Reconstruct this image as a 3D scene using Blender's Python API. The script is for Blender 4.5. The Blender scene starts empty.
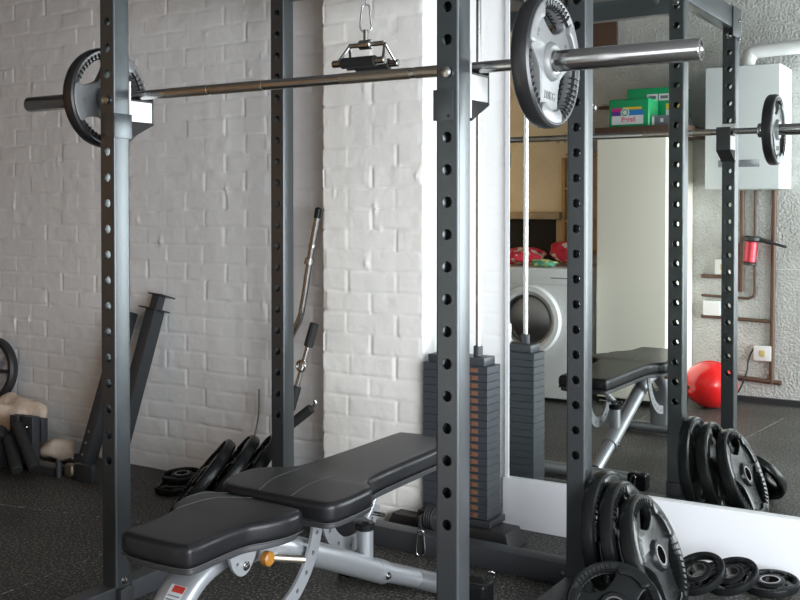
import bpy, bmesh, math, random
import numpy as np
from mathutils import Vector, Matrix, Euler, Quaternion
random.seed(7)
R = math.radians
SC = bpy.context.scene
COL = SC.collection

# ------------------------------------------------------------ camera
cam_d = bpy.data.cameras.new('camera')
cam = bpy.data.objects.new('camera', cam_d)
COL.objects.link(cam)
cam_d.sensor_width = 36
cam_d.lens = 1011.5 * 36 / 800
cam_d.shift_y = -(300 - 224.08) / 800
cam_d.clip_start = 0.02
cam.location = (2.2817, -2.039, 1.165)
cam.rotation_euler = (math.pi / 2 - 0.0165, 0, 0.5598)
SC.camera = cam

# ------------------------------------------------------------ world and light
w = bpy.data.worlds.new('world'); SC.world = w
w.use_nodes = True
w.node_tree.nodes['Background'].inputs[0].default_value = (0.75, 0.87, 1.0, 1)
w.node_tree.nodes['Background'].inputs[1].default_value = 1.0

def area(name, loc, rot, sx, sy, power, col):
    l = bpy.data.lights.new(name, 'AREA'); l.shape = 'RECTANGLE'
    l.size = sx; l.size_y = sy; l.energy = power; l.color = col
    o = bpy.data.objects.new(name, l); COL.objects.link(o)
    o.location = loc; o.rotation_euler = rot
    return o
# daylight through the wide opening in the right-hand wall (faces -x)
area('daylight', (3.92, -1.25, 1.12), (0, R(90), 0), 1.75, 3.3, 235, (0.91, 0.96, 1.0))
# added fill light behind the camera, at an unseen opening (faces +y)
area('rear_fill', (2.6, -4.05, 1.35), (R(90), 0, 0), 1.8, 1.7, 16, (0.95, 0.97, 1.0))
# added warm light, no lamp seen, brightening the unseen brown wall
area('added_warm_light', (-1.9, -0.55, 1.25), (R(-92), 0, 0), 0.45, 0.45, 11, (1.0, 0.64, 0.32))

SC.view_settings.view_transform = 'Standard'
SC.view_settings.look = 'None'
SC.view_settings.exposure = 0.50
SC.view_settings.gamma = 1
SC.view_settings.use_curve_mapping = False

# ------------------------------------------------------------ materials
def mat(name, col, rough=0.5, metal=0.0, spec=0.5, coat=0.0, bump=None, var=None, trans=0):
    """bump=(scale, strength, distance[, detail]); var=(scale, colour2, lo, hi)"""
    m = bpy.data.materials.new(name); m.use_nodes = True
    nt = m.node_tree; b = nt.nodes['Principled BSDF']
    c = tuple(col) + (1,)
    b.inputs['Base Color'].default_value = c
    b.inputs['Roughness'].default_value = rough
    b.inputs['Metallic'].default_value = metal
    b.inputs['Specular IOR Level'].default_value = spec
    b.inputs['Coat Weight'].default_value = coat
    b.inputs['Transmission Weight'].default_value = trans
    if bump or var:
        tc = nt.nodes.new('ShaderNodeTexCoord')
    if var:
        n = nt.nodes.new('ShaderNodeTexNoise'); n.inputs['Scale'].default_value = var[0]
        n.inputs['Detail'].default_value = 6
        nt.links.new(tc.outputs['Object'], n.inputs['Vector'])
        r = nt.nodes.new('ShaderNodeValToRGB')
        r.color_ramp.elements[0].position = var[2]; r.color_ramp.elements[1].position = var[3]
        r.color_ramp.elements[0].color = c; r.color_ramp.elements[1].color = tuple(var[1]) + (1,)
        nt.links.new(n.outputs['Fac'], r.inputs['Fac'])
        nt.links.new(r.outputs['Color'], b.inputs['Base Color'])
    if bump:
        n = nt.nodes.new('ShaderNodeTexNoise'); n.inputs['Scale'].default_value = bump[0]
        n.inputs['Detail'].default_value = bump[3] if len(bump) > 3 else 4
        nt.links.new(tc.outputs['Object'], n.inputs['Vector'])
        bp = nt.nodes.new('ShaderNodeBump'); bp.inputs['Strength'].default_value = bump[1]
        bp.inputs['Distance'].default_value = bump[2]
        nt.links.new(n.outputs['Fac'], bp.inputs['Height'])
        nt.links.new(bp.outputs['Normal'], b.inputs['Normal'])
    return m

M_brick = mat('white_painted_brick', (0.84, 0.815, 0.77), 0.55, bump=(70, 0.3, 0.003), var=(3.5, (0.79, 0.765, 0.725), 0.45, 0.75))
M_brick_l = mat('white_painted_brick_left', (0.76, 0.765, 0.765), 0.55, bump=(70, 0.3, 0.003), var=(2.2, (0.71, 0.71, 0.71), 0.4, 0.75))  # greyer, slightly darker white for the left back wall
M_plaster = mat('white_plaster', (0.86, 0.86, 0.85), 0.6, bump=(30, 0.1, 0.003))
M_board = mat('white_board', (0.70, 0.70, 0.72), 0.35)
M_stucco = mat('grey_white_roughcast', (0.55, 0.55, 0.53), 0.8, bump=(70, 1.0, 0.020, 4), var=(9, (0.48, 0.475, 0.455), 0.4, 0.7))
M_tan = mat('cream_wall_paint', (0.72, 0.62, 0.44), 0.7, bump=(20, 0.2, 0.01), var=(4, (0.56, 0.47, 0.32), 0.4, 0.75))
M_ceil = mat('ceiling_boards', (0.13, 0.13, 0.13), 0.8)
M_wood = mat('warm_timber', (0.46, 0.30, 0.12), 0.6, var=(6, (0.34, 0.21, 0.08), 0.35, 0.7))
M_wood2 = mat('pale_wood', (0.42, 0.33, 0.20), 0.6, var=(14, (0.33, 0.25, 0.15), 0.35, 0.7))
M_brown = mat('dark_brown_board', (0.085, 0.045, 0.028), 0.6)
M_dark = mat('void_shade_rivet_black', (0.012, 0.012, 0.012), 0.9)  # black for the rivets; on the cupboard panel it is painted shade
M_steel = mat('slate_powder_coat', (0.064, 0.071, 0.076), 0.30, metal=0.62, spec=0.6, bump=(350, 0.05, 0.001))
M_steel_b = mat('black_powder_coat', (0.045, 0.047, 0.052), 0.4, metal=0.3)
M_chrome = mat('chrome', (0.42, 0.41, 0.40), 0.16, metal=1)
M_chrome_r = mat('brushed_chrome', (0.50, 0.49, 0.48), 0.26, metal=1)
M_knurl = mat('knurled_steel', (0.40, 0.35, 0.29), 0.42, metal=1, bump=(600, 0.5, 0.001))
M_silver = mat('silver_bench_paint', (0.30, 0.31, 0.325), 0.36, metal=0.55)
M_vinyl = mat('black_vinyl', (0.009, 0.009, 0.010), 0.34, spec=0.22, bump=(260, 0.12, 0.001))
M_vinyl_u = mat('black_vinyl_underside', (0.02, 0.02, 0.022), 0.5)
M_thread = mat('grey_thread', (0.055, 0.055, 0.058), 0.7)
M_rubber = mat('black_rubber', (0.009, 0.0098, 0.010), 0.24, spec=0.16)
M_rubber_m = mat('matte_black_rubber', (0.022, 0.022, 0.023), 0.5)
M_foam = mat('black_foam_grip', (0.012, 0.012, 0.012), 0.75, bump=(150, 0.3, 0.002))
M_plateface = mat('grey_rubber_plate_face', (0.13, 0.133, 0.135), 0.35, metal=0.0)
M_rimgloss = mat('satin_black_rubber', (0.014, 0.014, 0.015), 0.32, spec=0.5)
M_letter_d = mat('dark_lettering', (0.08, 0.08, 0.08), 0.5)
M_letter_k = mat('raised_black_lettering', (0.03, 0.03, 0.03), 0.25)
M_iron = mat('cast_weight_paint', (0.05, 0.057, 0.066), 0.45, metal=0.2, bump=(160, 0.1, 0.001))
M_rust = mat('brown_plate_numbers', (0.20, 0.09, 0.055), 0.6)
M_mirror = mat('mirror_glass', (0.88, 0.91, 0.875), 0.0, metal=1)
M_white = mat('white_enamel', (0.80, 0.80, 0.79), 0.3)
M_cream = mat('cream_enamel', (0.90, 0.86, 0.74), 0.38)
M_greywhite = mat('pale_grey_enamel', (0.72, 0.75, 0.75), 0.35)
M_plastic_g = mat('green_plastic', (0.01, 0.33, 0.12), 0.25, coat=0.3)
M_red = mat('glossy_red', (0.75, 0.015, 0.015), 0.22, coat=0.5)
M_redmetal = mat('red_anodised', (0.55, 0.05, 0.07), 0.3, metal=0.4)
M_copper = mat('old_copper_pipe', (0.115, 0.066, 0.045), 0.55, metal=0.2)
M_swyel = mat('aged_yellow_switch', (0.50, 0.42, 0.16), 0.5)
M_glass = mat('dark_glass', (0.06, 0.065, 0.065), 0.05, spec=0.8, coat=1)
M_drum = mat('steel_drum', (0.45, 0.45, 0.44), 0.3, metal=1)
M_beige = mat('beige_cloth', (0.62, 0.50, 0.40), 0.85, bump=(25, 0.5, 0.02))
M_yellow = mat('amber_plastic', (0.24, 0.10, 0.013), 0.35)
M_label = mat('paper_label', (0.72, 0.74, 0.76), 0.5)
M_redlab = mat('red_label', (0.6, 0.06, 0.04), 0.5)
M_print = mat('label_print', (0.16, 0.17, 0.2), 0.6)
M_magenta = mat('magenta_print', (0.55, 0.02, 0.22), 0.5)
M_blue = mat('blue_print', (0.02, 0.20, 0.55), 0.5)
M_purple = mat('purple_print', (0.13, 0.03, 0.30), 0.5)
M_yel = mat('yellow_print', (0.75, 0.52, 0.04), 0.5)
M_pink = mat('pink_print', (0.75, 0.20, 0.26), 0.5)
M_leaf = mat('plant_leaf', (0.12, 0.25, 0.08), 0.5)
M_clothes = mat('red_patterned_cloth', (0.65, 0.03, 0.06), 0.8, var=(18, (0.75, 0.65, 0.5), 0.52, 0.56))
M_clothes2 = mat('green_patterned_cloth', (0.10, 0.35, 0.22), 0.8, var=(26, (0.7, 0.6, 0.2), 0.5, 0.56))
M_clothes3 = mat('navy_cloth', (0.03, 0.03, 0.06), 0.8)
M_alloy = mat('grey_mottled_metal', (0.22, 0.23, 0.25), 0.5, metal=0.2, var=(9, (0.65, 0.67, 0.7), 0.45, 0.6))
M_frame = mat('window_frame_paint', (0.7, 0.7, 0.7), 0.5)

# speckled rubber gym floor
def floor_mat():
    m = bpy.data.materials.new('speckled_rubber_mat'); m.use_nodes = True
    nt = m.node_tree; b = nt.nodes['Principled BSDF']; L = nt.links.new
    tc = nt.nodes.new('ShaderNodeTexCoord')
    n1 = nt.nodes.new('ShaderNodeTexNoise'); n1.inputs['Scale'].default_value = 115; n1.inputs['Detail'].default_value = 5
    n2 = nt.nodes.new('ShaderNodeTexNoise'); n2.inputs['Scale'].default_value = 2.6; n2.inputs['Detail'].default_value = 5
    L(tc.outputs['Object'], n1.inputs['Vector']); L(tc.outputs['Object'], n2.inputs['Vector'])
    r1 = nt.nodes.new('ShaderNodeValToRGB')
    r1.color_ramp.elements[0].position = 0.52; r1.color_ramp.elements[0].color = (0.013, 0.0128, 0.012, 1)
    r1.color_ramp.elements[1].position = 0.63; r1.color_ramp.elements[1].color = (0.19, 0.18, 0.16, 1)
    L(n1.outputs['Fac'], r1.inputs['Fac'])
    r2 = nt.nodes.new('ShaderNodeValToRGB')
    r2.color_ramp.elements[0].position = 0.35; r2.color_ramp.elements[0].color = (0.75, 0.73, 0.70, 1)
    r2.color_ramp.elements[1].position = 0.72; r2.color_ramp.elements[1].color = (1.35, 1.33, 1.28, 1)
    L(n2.outputs['Fac'], r2.inputs['Fac'])
    mx = nt.nodes.new('ShaderNodeMix'); mx.data_type = 'RGBA'; mx.blend_type = 'MULTIPLY'; mx.inputs[0].default_value = 1
    L(r1.outputs['Color'], mx.inputs[6]); L(r2.outputs['Color'], mx.inputs[7])
    L(mx.outputs[2], b.inputs['Base Color'])
    bp = nt.nodes.new('ShaderNodeBump'); bp.inputs['Strength'].default_value = 0.5; bp.inputs['Distance'].default_value = 0.003
    L(n1.outputs['Fac'], bp.inputs['Height']); L(bp.outputs['Normal'], b.inputs['Normal'])
    b.inputs['Roughness'].default_value = 0.55
    return m
M_floor = floor_mat()
M_seam = mat('worn_mat_seam', (0.05, 0.05, 0.048), 0.8, var=(60, (0.30, 0.29, 0.27), 0.48, 0.62))

# ------------------------------------------------------------ object helpers
def link(name, me, m, parent=None, smooth=False):
    if m and len(me.materials) == 0: me.materials.append(m)
    o = bpy.data.objects.new(name, me); COL.objects.link(o)
    if parent: o.parent = parent
    if smooth is True:
        for p in me.polygons: p.use_smooth = True
    elif smooth:
        me.set_sharp_from_angle(angle=R(smooth)) if hasattr(me, 'set_sharp_from_angle') else None
        for p in me.polygons: p.use_smooth = True
    return o

def bmo(name, bm, m, parent=None, smooth=35):
    bmesh.ops.recalc_face_normals(bm, faces=bm.faces)
    me = bpy.data.meshes.new(name); bm.to_mesh(me); bm.free()
    for p in me.polygons: p.use_smooth = True
    if smooth and hasattr(me, 'set_sharp_from_angle'): me.set_sharp_from_angle(angle=R(smooth))
    return link(name, me, m, parent)

def tag(o, label=None, cat=None, group=None, kind=None):
    if label: o['label'] = label
    if cat: o['category'] = cat
    if group: o['group'] = group
    if kind: o['kind'] = kind
    return o

def thing(name, label, cat, loc=(0, 0, 0), group=None):
    o = bpy.data.objects.new(name, None); COL.objects.link(o)
    o.empty_display_size = 0.05
    o.location = loc
    return tag(o, label, cat, group)

def box(bm, x0, x1, y0, y1, z0, z1, bev=0.0, seg=2, mtx=None):
    r = bmesh.ops.create_cube(bm, size=1.0)
    vs = r['verts']
    for v in vs:
        v.co = Vector(((x0 + x1) / 2 + v.co.x * (x1 - x0), (y0 + y1) / 2 + v.co.y * (y1 - y0), (z0 + z1) / 2 + v.co.z * (z1 - z0)))
    if bev > 0:
        es = list({e for v in vs for e in v.link_edges})
        rr = bmesh.ops.bevel(bm, geom=es, offset=bev, segments=seg, affect='EDGES', profile=0.6)
        vs = list({v for f in rr['faces'] for v in f.verts} | {v for v in vs if v.is_valid})
    if mtx is not None:
        vs = [v for v in vs if v.is_valid]
        bmesh.ops.transform(bm, matrix=mtx, verts=vs)
    return vs

def boxo(name, m, parent, *a, bev=0.0, seg=2):
    bm = bmesh.new(); box(bm, *a, bev=bev, seg=seg)
    return bmo(name, bm, m, parent)

def frame_to(d):
    d = Vector(d).normalized()
    return d.to_track_quat('Z', 'Y').to_matrix().to_4x4()

def lathe(bm, prof, n=32, p=(0, 0, 0), d=(0, 0, 1), closed=False):
    """prof: list of (r, z) along axis d from p"""
    M = Matrix.Translation(Vector(p)) @ frame_to(d)
    rings = []
    for (r, z) in prof:
        if r <= 1e-6: rings.append([bm.verts.new(M @ Vector((0, 0, z)))])
        else: rings.append([bm.verts.new(M @ Vector((r * math.cos(2 * math.pi * i / n), r * math.sin(2 * math.pi * i / n), z))) for i in range(n)])
    pairs = list(zip(rings[:-1], rings[1:]))
    if closed: pairs.append((rings[-1], rings[0]))
    for a, b in pairs:
        for i in range(n):
            j = (i + 1) % n
            if len(a) == 1 and len(b) == 1: continue
            if len(a) == 1: bm.faces.new((a[0], b[j], b[i]))
            elif len(b) == 1: bm.faces.new((a[i], a[j], b[0]))
            else: bm.faces.new((a[i], a[j], b[j], b[i]))

def cyl(bm, p, q, r, n=24, r2=None, ch=0.0):
    p = Vector(p); q = Vector(q); L = (q - p).length; r2 = r if r2 is None else r2
    c = min(ch, L / 3)
    pr = [(0, 0), (r - c, 0)] + ([(r, c), (r2, L - c)] if c else [(r, 0)] if False else [(r, 0.0), (r2, L)]) + [(r2 - c, L), (0, L)]
    if not c: pr = [(0, 0), (r, 0), (r2, L), (0, L)]
    lathe(bm, pr, n, p, q - p)

def spline_pts(pts, k=8, closed=False):
    P = [Vector(p) for p in pts]; n = len(P); out = []
    rng = range(n) if closed else range(n - 1)
    for i in rng:
        if closed: a, b, c, d = P[(i - 1) % n], P[i], P[(i + 1) % n], P[(i + 2) % n]
        else: a, b, c, d = P[max(i - 1, 0)], P[i], P[i + 1], P[min(i + 2, n - 1)]
        for j in range(k):
            t = j / k
            out.append(0.5 * ((2 * b) + (-a + c) * t + (2 * a - 5 * b + 4 * c - d) * t * t + (-a + 3 * b - 3 * c + d) * t ** 3))
    if not closed: out.append(P[-1])
    return out

def tube(bm, pts, r, n=12, k=6, smooth=True, closed=False, sx=1.0, up=None):
    """round (or flattened, sx) tube along pts"""
    P = spline_pts(pts, k, closed) if smooth else [Vector(p) for p in pts]
    rings = []; N = len(P); prev = None
    for i, p in enumerate(P):
        if closed: t = (P[(i + 1) % N] - P[i - 1])
        else: t = P[min(i + 1, N - 1)] - P[max(i - 1, 0)]
        t.normalize()
        if up is not None: s = t.cross(Vector(up)).normalized()
        else:
            if prev is None: prev = Vector((0, 0, 1)) if abs(t.z) < .9 else Vector((1, 0, 0))
            s = t.cross(prev).normalized()
        u = s.cross(t).normalized(); prev = u
        rr = r[i] if isinstance(r, (list, tuple)) else r
        rings.append([bm.verts.new(p + s * math.cos(2 * math.pi * a / n) * rr * sx + u * math.sin(2 * math.pi * a / n) * rr) for a in range(n)])
    for i in range(N if closed else N - 1):
        a, b = rings[i], rings[(i + 1) % N]
        for j in range(n):
            bm.faces.new((a[j], a[(j + 1) % n], b[(j + 1) % n], b[j]))
    if not closed:
        bm.faces.new(rings[0][::-1]); bm.faces.new(rings[-1])

def tubeo(name, m, parent, pts, r, **k):
    bm = bmesh.new(); tube(bm, pts, r, **k); return bmo(name, bm, m, parent, smooth=50)
def cylo(name, m, parent, p, q, r, **k):
    bm = bmesh.new(); cyl(bm, p, q, r, **k); return bmo(name, bm, m, parent)
def latheo(name, m, parent, prof, **k):
    bm = bmesh.new(); lathe(bm, prof, **k); return bmo(name, bm, m, parent)

def curve_mesh(outer, holes=(), half=0.01, bevel=0.0, res=3, offset=None):
    """flat outline in XY with holes, thickened along Z to +-half"""
    cu = bpy.data.curves.new('outline', 'CURVE'); cu.dimensions = '2D'; cu.fill_mode = 'BOTH'
    for loop in [outer] + list(holes):
        s = cu.splines.new('POLY'); s.points.add(len(loop) - 1); s.use_cyclic_u = True
        for i, p in enumerate(loop): s.points[i].co = (p[0], p[1], 0, 1)
    cu.extrude = max(half - bevel, 0.0001); cu.bevel_depth = bevel; cu.bevel_resolution = res
    cu.offset = -bevel if offset is None else offset
    o = bpy.data.objects.new('outline', cu); COL.objects.link(o)
    me = bpy.data.meshes.new_from_object(o)
    bpy.data.objects.remove(o); bpy.data.curves.remove(cu)
    bm = bmesh.new(); bm.from_mesh(me); bpy.data.meshes.remove(me)
    bmesh.ops.remove_doubles(bm, verts=bm.verts, dist=1e-5)
    return bm

def circle(r, n=48, cx=0, cy=0, ph=0):
    return [(cx + r * math.cos(2 * math.pi * i / n + ph), cy + r * math.sin(2 * math.pi * i / n + ph)) for i in range(n)]

def text_mesh(s, size, half=0.0006, bold=0.0):
    cu = bpy.data.curves.new('t', 'FONT'); cu.body = s; cu.size = size; cu.extrude = half
    cu.offset = bold
    cu.align_x = 'CENTER'; cu.align_y = 'CENTER'
    o = bpy.data.objects.new('t', cu); COL.objects.link(o)
    me = bpy.data.meshes.new_from_object(o)
    bpy.data.objects.remove(o); bpy.data.curves.remove(cu)
    bm = bmesh.new(); bm.from_mesh(me); bpy.data.meshes.remove(me)
    return bm

def copy_tree(o, parent=None):
    c = o.copy(); COL.objects.link(c)
    if parent: c.parent = parent
    for ch in list(o.children): copy_tree(ch, c)
    return c

# ------------------------------------------------------------ the room
boxo('floor', M_floor, None, -3.4, 3.95, -4.3, 1.45, -0.08, 0.0)['kind'] = 'structure'
boxo('ceiling', M_ceil, None, -3.3, 3.95, -4.2, 1.45, 2.42, 2.5)['kind'] = 'structure'

def noise2(nx, nz, sx, sz, rng):
    gx, gz = int(nx / sx) + 3, int(nz / sz) + 3
    g = rng.standard_normal((gz, gx))
    xi = np.arange(nx) / sx; zi = np.arange(nz) / sz
    x0 = xi.astype(int); z0 = zi.astype(int); fx = xi - x0; fz = zi - z0
    fx = fx * fx * (3 - 2 * fx); fz = fz * fz * (3 - 2 * fz)
    a = g[z0][:, x0]; b = g[z0][:, x0 + 1]; c = g[z0 + 1][:, x0]; d = g[z0 + 1][:, x0 + 1]
    return (a * (1 - fx) + b * fx) * (1 - fz)[:, None] + (c * (1 - fx) + d * fx) * fz[:, None]

def brick_wall(name, m, x0, x1, y, z_bed, course, x_joint, row_z, seed, depth=0.11, zt=2.42, pitch=0.2205, cell=0.0055, amp=1.0):
    """a wall of painted brick facing -y whose courses are real relief; x_joint lies in the course that holds row_z"""
    rng = np.random.default_rng(seed)
    nx = int((x1 - x0) / cell) + 1; nz = int(zt / cell) + 1
    X = np.linspace(x0, x1, nx); Z = np.linspace(0, zt, nz)
    zz = (Z - z_bed) / course
    row = np.floor(zz).astype(int); row0 = int(math.floor((row_z - z_bed) / course))
    wob = noise2(nx, nz, 26, 40, rng) * 0.0022
    fz = (zz - row)[:, None] + wob / course
    db = np.minimum(np.abs(fz), np.abs(1 - fz)) * course
    H = np.zeros((nz, nx)); DP = np.zeros((nz, nx)); BR = np.zeros((nz, nx))
    rmin, rmax = row.min(), row.max()
    for rr in range(rmin, rmax + 1):
        sel = np.where(row == rr)[0]
        if len(sel) == 0: continue
        off = 0 if (rr - row0) % 2 == 0 else pitch / 2
        xs = (X - (x_joint + off)) / pitch
        k = np.round(xs).astype(int); kmin = k.min()
        jit = rng.normal(0, 0.004, k.max() - kmin + 1)
        d = np.abs((xs - k) * pitch - jit[k - kmin])
        DP[sel] = d[None, :]
        kb = np.floor(xs).astype(int); pb = rng.normal(0, 0.0008, kb.max() - kb.min() + 1)
        BR[sel] = pb[kb - kb.min()][None, :]
        jd = rng.uniform(0.25, 1.25, k.max() - kmin + 1)
        DPw = jd[k - kmin][None, :]
        H[sel] -= 0.0034 * DPw * np.clip(1 - (d[None, :] + wob[sel] * 1.4) / 0.0085, 0, 1) ** 1.0
    bedn = np.clip(0.75 + 0.5 * noise2(nx, nz, 14, 6, rng), 0.15, 1.6)
    H -= 0.0042 * bedn * np.clip(1 - db / 0.0085, 0, 1)
    H += BR * np.clip(np.minimum(db, DP) / 0.012, 0, 1)
    H += noise2(nx, nz, 9, 7, rng) * 0.0007 + noise2(nx, nz, 3, 3, rng) * 0.00028
    # lumps of smeared mortar and paint runs
    for _ in range(int((x1 - x0) * 18)):
        cx = rng.uniform(x0, x1); cz = rng.uniform(0, zt); sw = rng.uniform(0.004, 0.012); sh = rng.uniform(0.006, 0.026)
        H += rng.uniform(0.0015, 0.005) * np.exp(-((X[None, :] - cx) / sw) ** 2 - ((Z[:, None] - cz) / sh) ** 2)
    H *= amp
    XX = np.tile(X, (nz, 1)); 
    edge = -0.004 * np.clip(1 - db / 0.010, 0, 1) + rng.normal(0, 0.0011, (nz, 1)) 
    co = np.stack([XX, y - H, np.tile(Z[:, None], (1, nx))], -1)
    co[:, 0, 0] -= edge[:, 0] * 1.0
    co[:, 1, 0] -= edge[:, 1] * 0.5
    co[:, 0, 1] += 0.006
    verts = co.reshape(-1, 3)
    idx = np.arange(nx * nz).reshape(nz, nx)
    q = np.stack([idx[:-1, :-1], idx[:-1, 1:], idx[1:, 1:], idx[1:, :-1]], -1).reshape(-1, 4)
    # back and sides
    n0 = len(verts)
    bl = co[:, 0].copy(); bl[:, 1] = y + depth; brr = co[:, -1].copy(); brr[:, 1] = y + depth
    bl[:, 0] = x0 + 0.003
    verts = np.vstack([verts, bl, brr])
    L0 = np.arange(nz) + n0; R0 = L0 + nz
    ql = np.stack([L0[:-1], idx[:-1, 0], idx[1:, 0], L0[1:]], -1)
    qr = np.stack([idx[:-1, -1], R0[:-1], R0[1:], idx[1:, -1]], -1)
    qb = np.stack([R0[:-1], L0[:-1], L0[1:], R0[1:]], -1)
    q = np.vstack([q, ql, qr, qb])
    me = bpy.data.meshes.new(name)
    me.vertices.add(len(verts)); me.vertices.foreach_set('co', verts.astype(np.float32).ravel())
    me.loops.add(len(q) * 4); me.loops.foreach_set('vertex_index', q.astype(np.int32).ravel())
    me.polygons.add(len(q)); me.polygons.foreach_set('loop_start', np.arange(len(q), dtype=np.int32) * 4)
    me.update(calc_edges=True); me.validate()
    me.polygons.foreach_set('use_smooth', [True] * len(me.polygons))
    if hasattr(me, 'set_sharp_from_angle'): me.set_sharp_from_angle(angle=R(60))
    o = link(name, me, m); o['kind'] = 'structure'
    return o
brick_wall('wall_back_left', M_brick_l, -2.35, 0.10, 1.19, 1.312, 0.0775, -0.843, 1.36, 3, depth=0.26, pitch=0.2285)
boxo('wall_back_corner', M_brick_l, None, -3.3, -2.35, 1.19, 1.45, 0, 2.42)['kind'] = 'structure'
brick_wall('wall_chimney_breast', M_brick, -0.033, 0.414, 1.09, 1.316, 0.0783, 0.085, 1.36, 11, depth=0.34, pitch=0.219)
boxo('wall_chimney_return', M_plaster, None, 0.408, 0.4165, 1.092, 1.34, 0, 2.42)['kind'] = 'structure'
brick_wall('wall_alcove', M_plaster, 0.40, 0.80, 1.312, 1.316, 0.0783, 0.55, 1.36, 23, depth=0.12, amp=0.45)
boxo('wall_back_right', M_plaster, None, 0.80, 3.95, 1.315, 1.45, 0, 2.42)['kind'] = 'structure'
boxo('wall_left', M_ceil, None, -3.4, -3.3, -4.2, 1.45, 0, 2.42)['kind'] = 'structure'
boxo('wall_roughcast', M_stucco, None, -0.17, 1.33, -1.75, -1.60, 0, 2.42)['kind'] = 'structure'
boxo('wall_brown_reflector', M_wood, None, -3.3, -0.97, -1.75, -1.60, 0, 2.42)['kind'] = 'structure'  # unseen wall, made brown so its reflection warms the left uprights
boxo('wall_cream', M_tan, None, -0.97, -0.17, -1.75, -1.60, 0, 2.42)['kind'] = 'structure'
boxo('wall_partition', M_plaster, None, 1.20, 1.33, -4.1, -1.75, 0, 2.42)['kind'] = 'structure'
# rear wall with an added unseen opening for the fill, right wall with the wide opening
for i, (n, a) in enumerate([('wall_rear_low', (1.33, 3.95, -4.3, -4.2, 0, 0.4)), ('wall_rear_high', (1.33, 3.95, -4.3, -4.2, 2.25, 2.42)),
                            ('wall_rear_side', (3.5, 3.95, -4.3, -4.2, 0.4, 2.25)), ('wall_rear_edge', (1.33, 1.7, -4.3, -4.2, 0.4, 2.25)),
                            ('wall_right_high', (3.82, 3.95, -4.2, 1.315, 2.2, 2.42)), ('wall_right_near', (3.82, 3.95, -4.2, -2.95, 0, 2.2)),
                            ('wall_right_far', (3.82, 3.95, 0.45, 1.315, 0, 2.2)), ('wall_right_low', (3.82, 3.95, -2.95, 0.45, 0, 0.2))]):
    boxo(n, M_plaster, None, *a)['kind'] = 'structure'
bm = bmesh.new()
for y in (-2.95, -1.82, -0.68, 0.41): box(bm, 3.80, 3.86, y, y + 0.04, 0.2, 2.2)
for z in (0.2, 2.16): box(bm, 3.80, 3.86, -2.95, 0.45, z, z + 0.04)
bmo('window_1', bm, M_frame)['kind'] = 'structure'
# dark skirting at the foot of the roughcast wall
boxo('baseboard_front', M_steel_b, None, 0.02, 1.33, -1.60, -1.575, 0, 0.035)['kind'] = 'structure'

# white board under the mirror and the mirror itself (their shared edge rises very slightly to the right)
def zt(x): return 0.1775 + 0.0115 * (x - 0.656)
def slab(name, m, x0, x1, y0, y1, zb, zt_, parent=None):
    bm = bmesh.new()
    v = [bm.verts.new(c) for c in [(x0, y0, zb(x0)), (x1, y0, zb(x1)), (x1, y1, zb(x1)), (x0, y1, zb(x0)),
                                   (x0, y0, zt_(x0)), (x1, y0, zt_(x1)), (x1, y1, zt_(x1)), (x0, y1, zt_(x0))]]
    for f in ((0, 1, 2, 3), (4, 5, 6, 7), (0, 1, 5, 4), (1, 2, 6, 5), (2, 3, 7, 6), (3, 0, 4, 7)): bm.faces.new([v[i] for i in f])
    return bmo(name, bm, m, parent)
slab('baseboard_back', M_board, 0.645, 2.6, 1.282, 1.314, lambda x: 0, zt)['kind'] = 'structure'
mir = thing('wall_mirror', 'large frameless wall mirror standing on the white board beside the weight stack', 'mirror', (1.6, 1.30, 0.2))
def relp(o, root): o.location = -Vector(root.location) if o.parent else o.location; return o
def put(root, *obs):
    for o in obs: o.parent = root; o.location = -root.location
    return root
g = slab('glass', M_mirror, 0.660, 2.6, 1.300, 1.306, lambda x: zt(x) + 0.0005, lambda x: 2.2)
e_ = slab('edge_strip', M_board, 0.645, 0.660, 1.297, 1.309, lambda x: zt(x) + 0.0005, lambda x: 2.2)
put(mir, g, e_)

# worn seams between the floor mats
for i, (a, b) in enumerate([((-0.335, -0.28), (-0.395, 1.0)), ((0.46, -1.45), (0.452, -0.35)), ((-1.5, 0.40), (-0.45, 0.62)), ((1.12, -1.2), (1.035, -0.4))]):
    a = Vector(a); b = Vector(b); d = (b - a).normalized(); n = Vector((-d.y, d.x)) * 0.0022
    bm = bmesh.new()
    vs = [bm.verts.new((p.x, p.y, z)) for z in (0.0, 0.0012) for p in (a + n, b + n, b - n, a - n)]
    for f in ((0, 1, 2, 3), (4, 5, 6, 7), (0, 1, 5, 4), (1, 2, 6, 5), (2, 3, 7, 6), (3, 0, 4, 7)): bm.faces.new([vs[k] for k in f])
    bmo('trim_%d' % (i + 1), bm, M_seam)['kind'] = 'structure'

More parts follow.
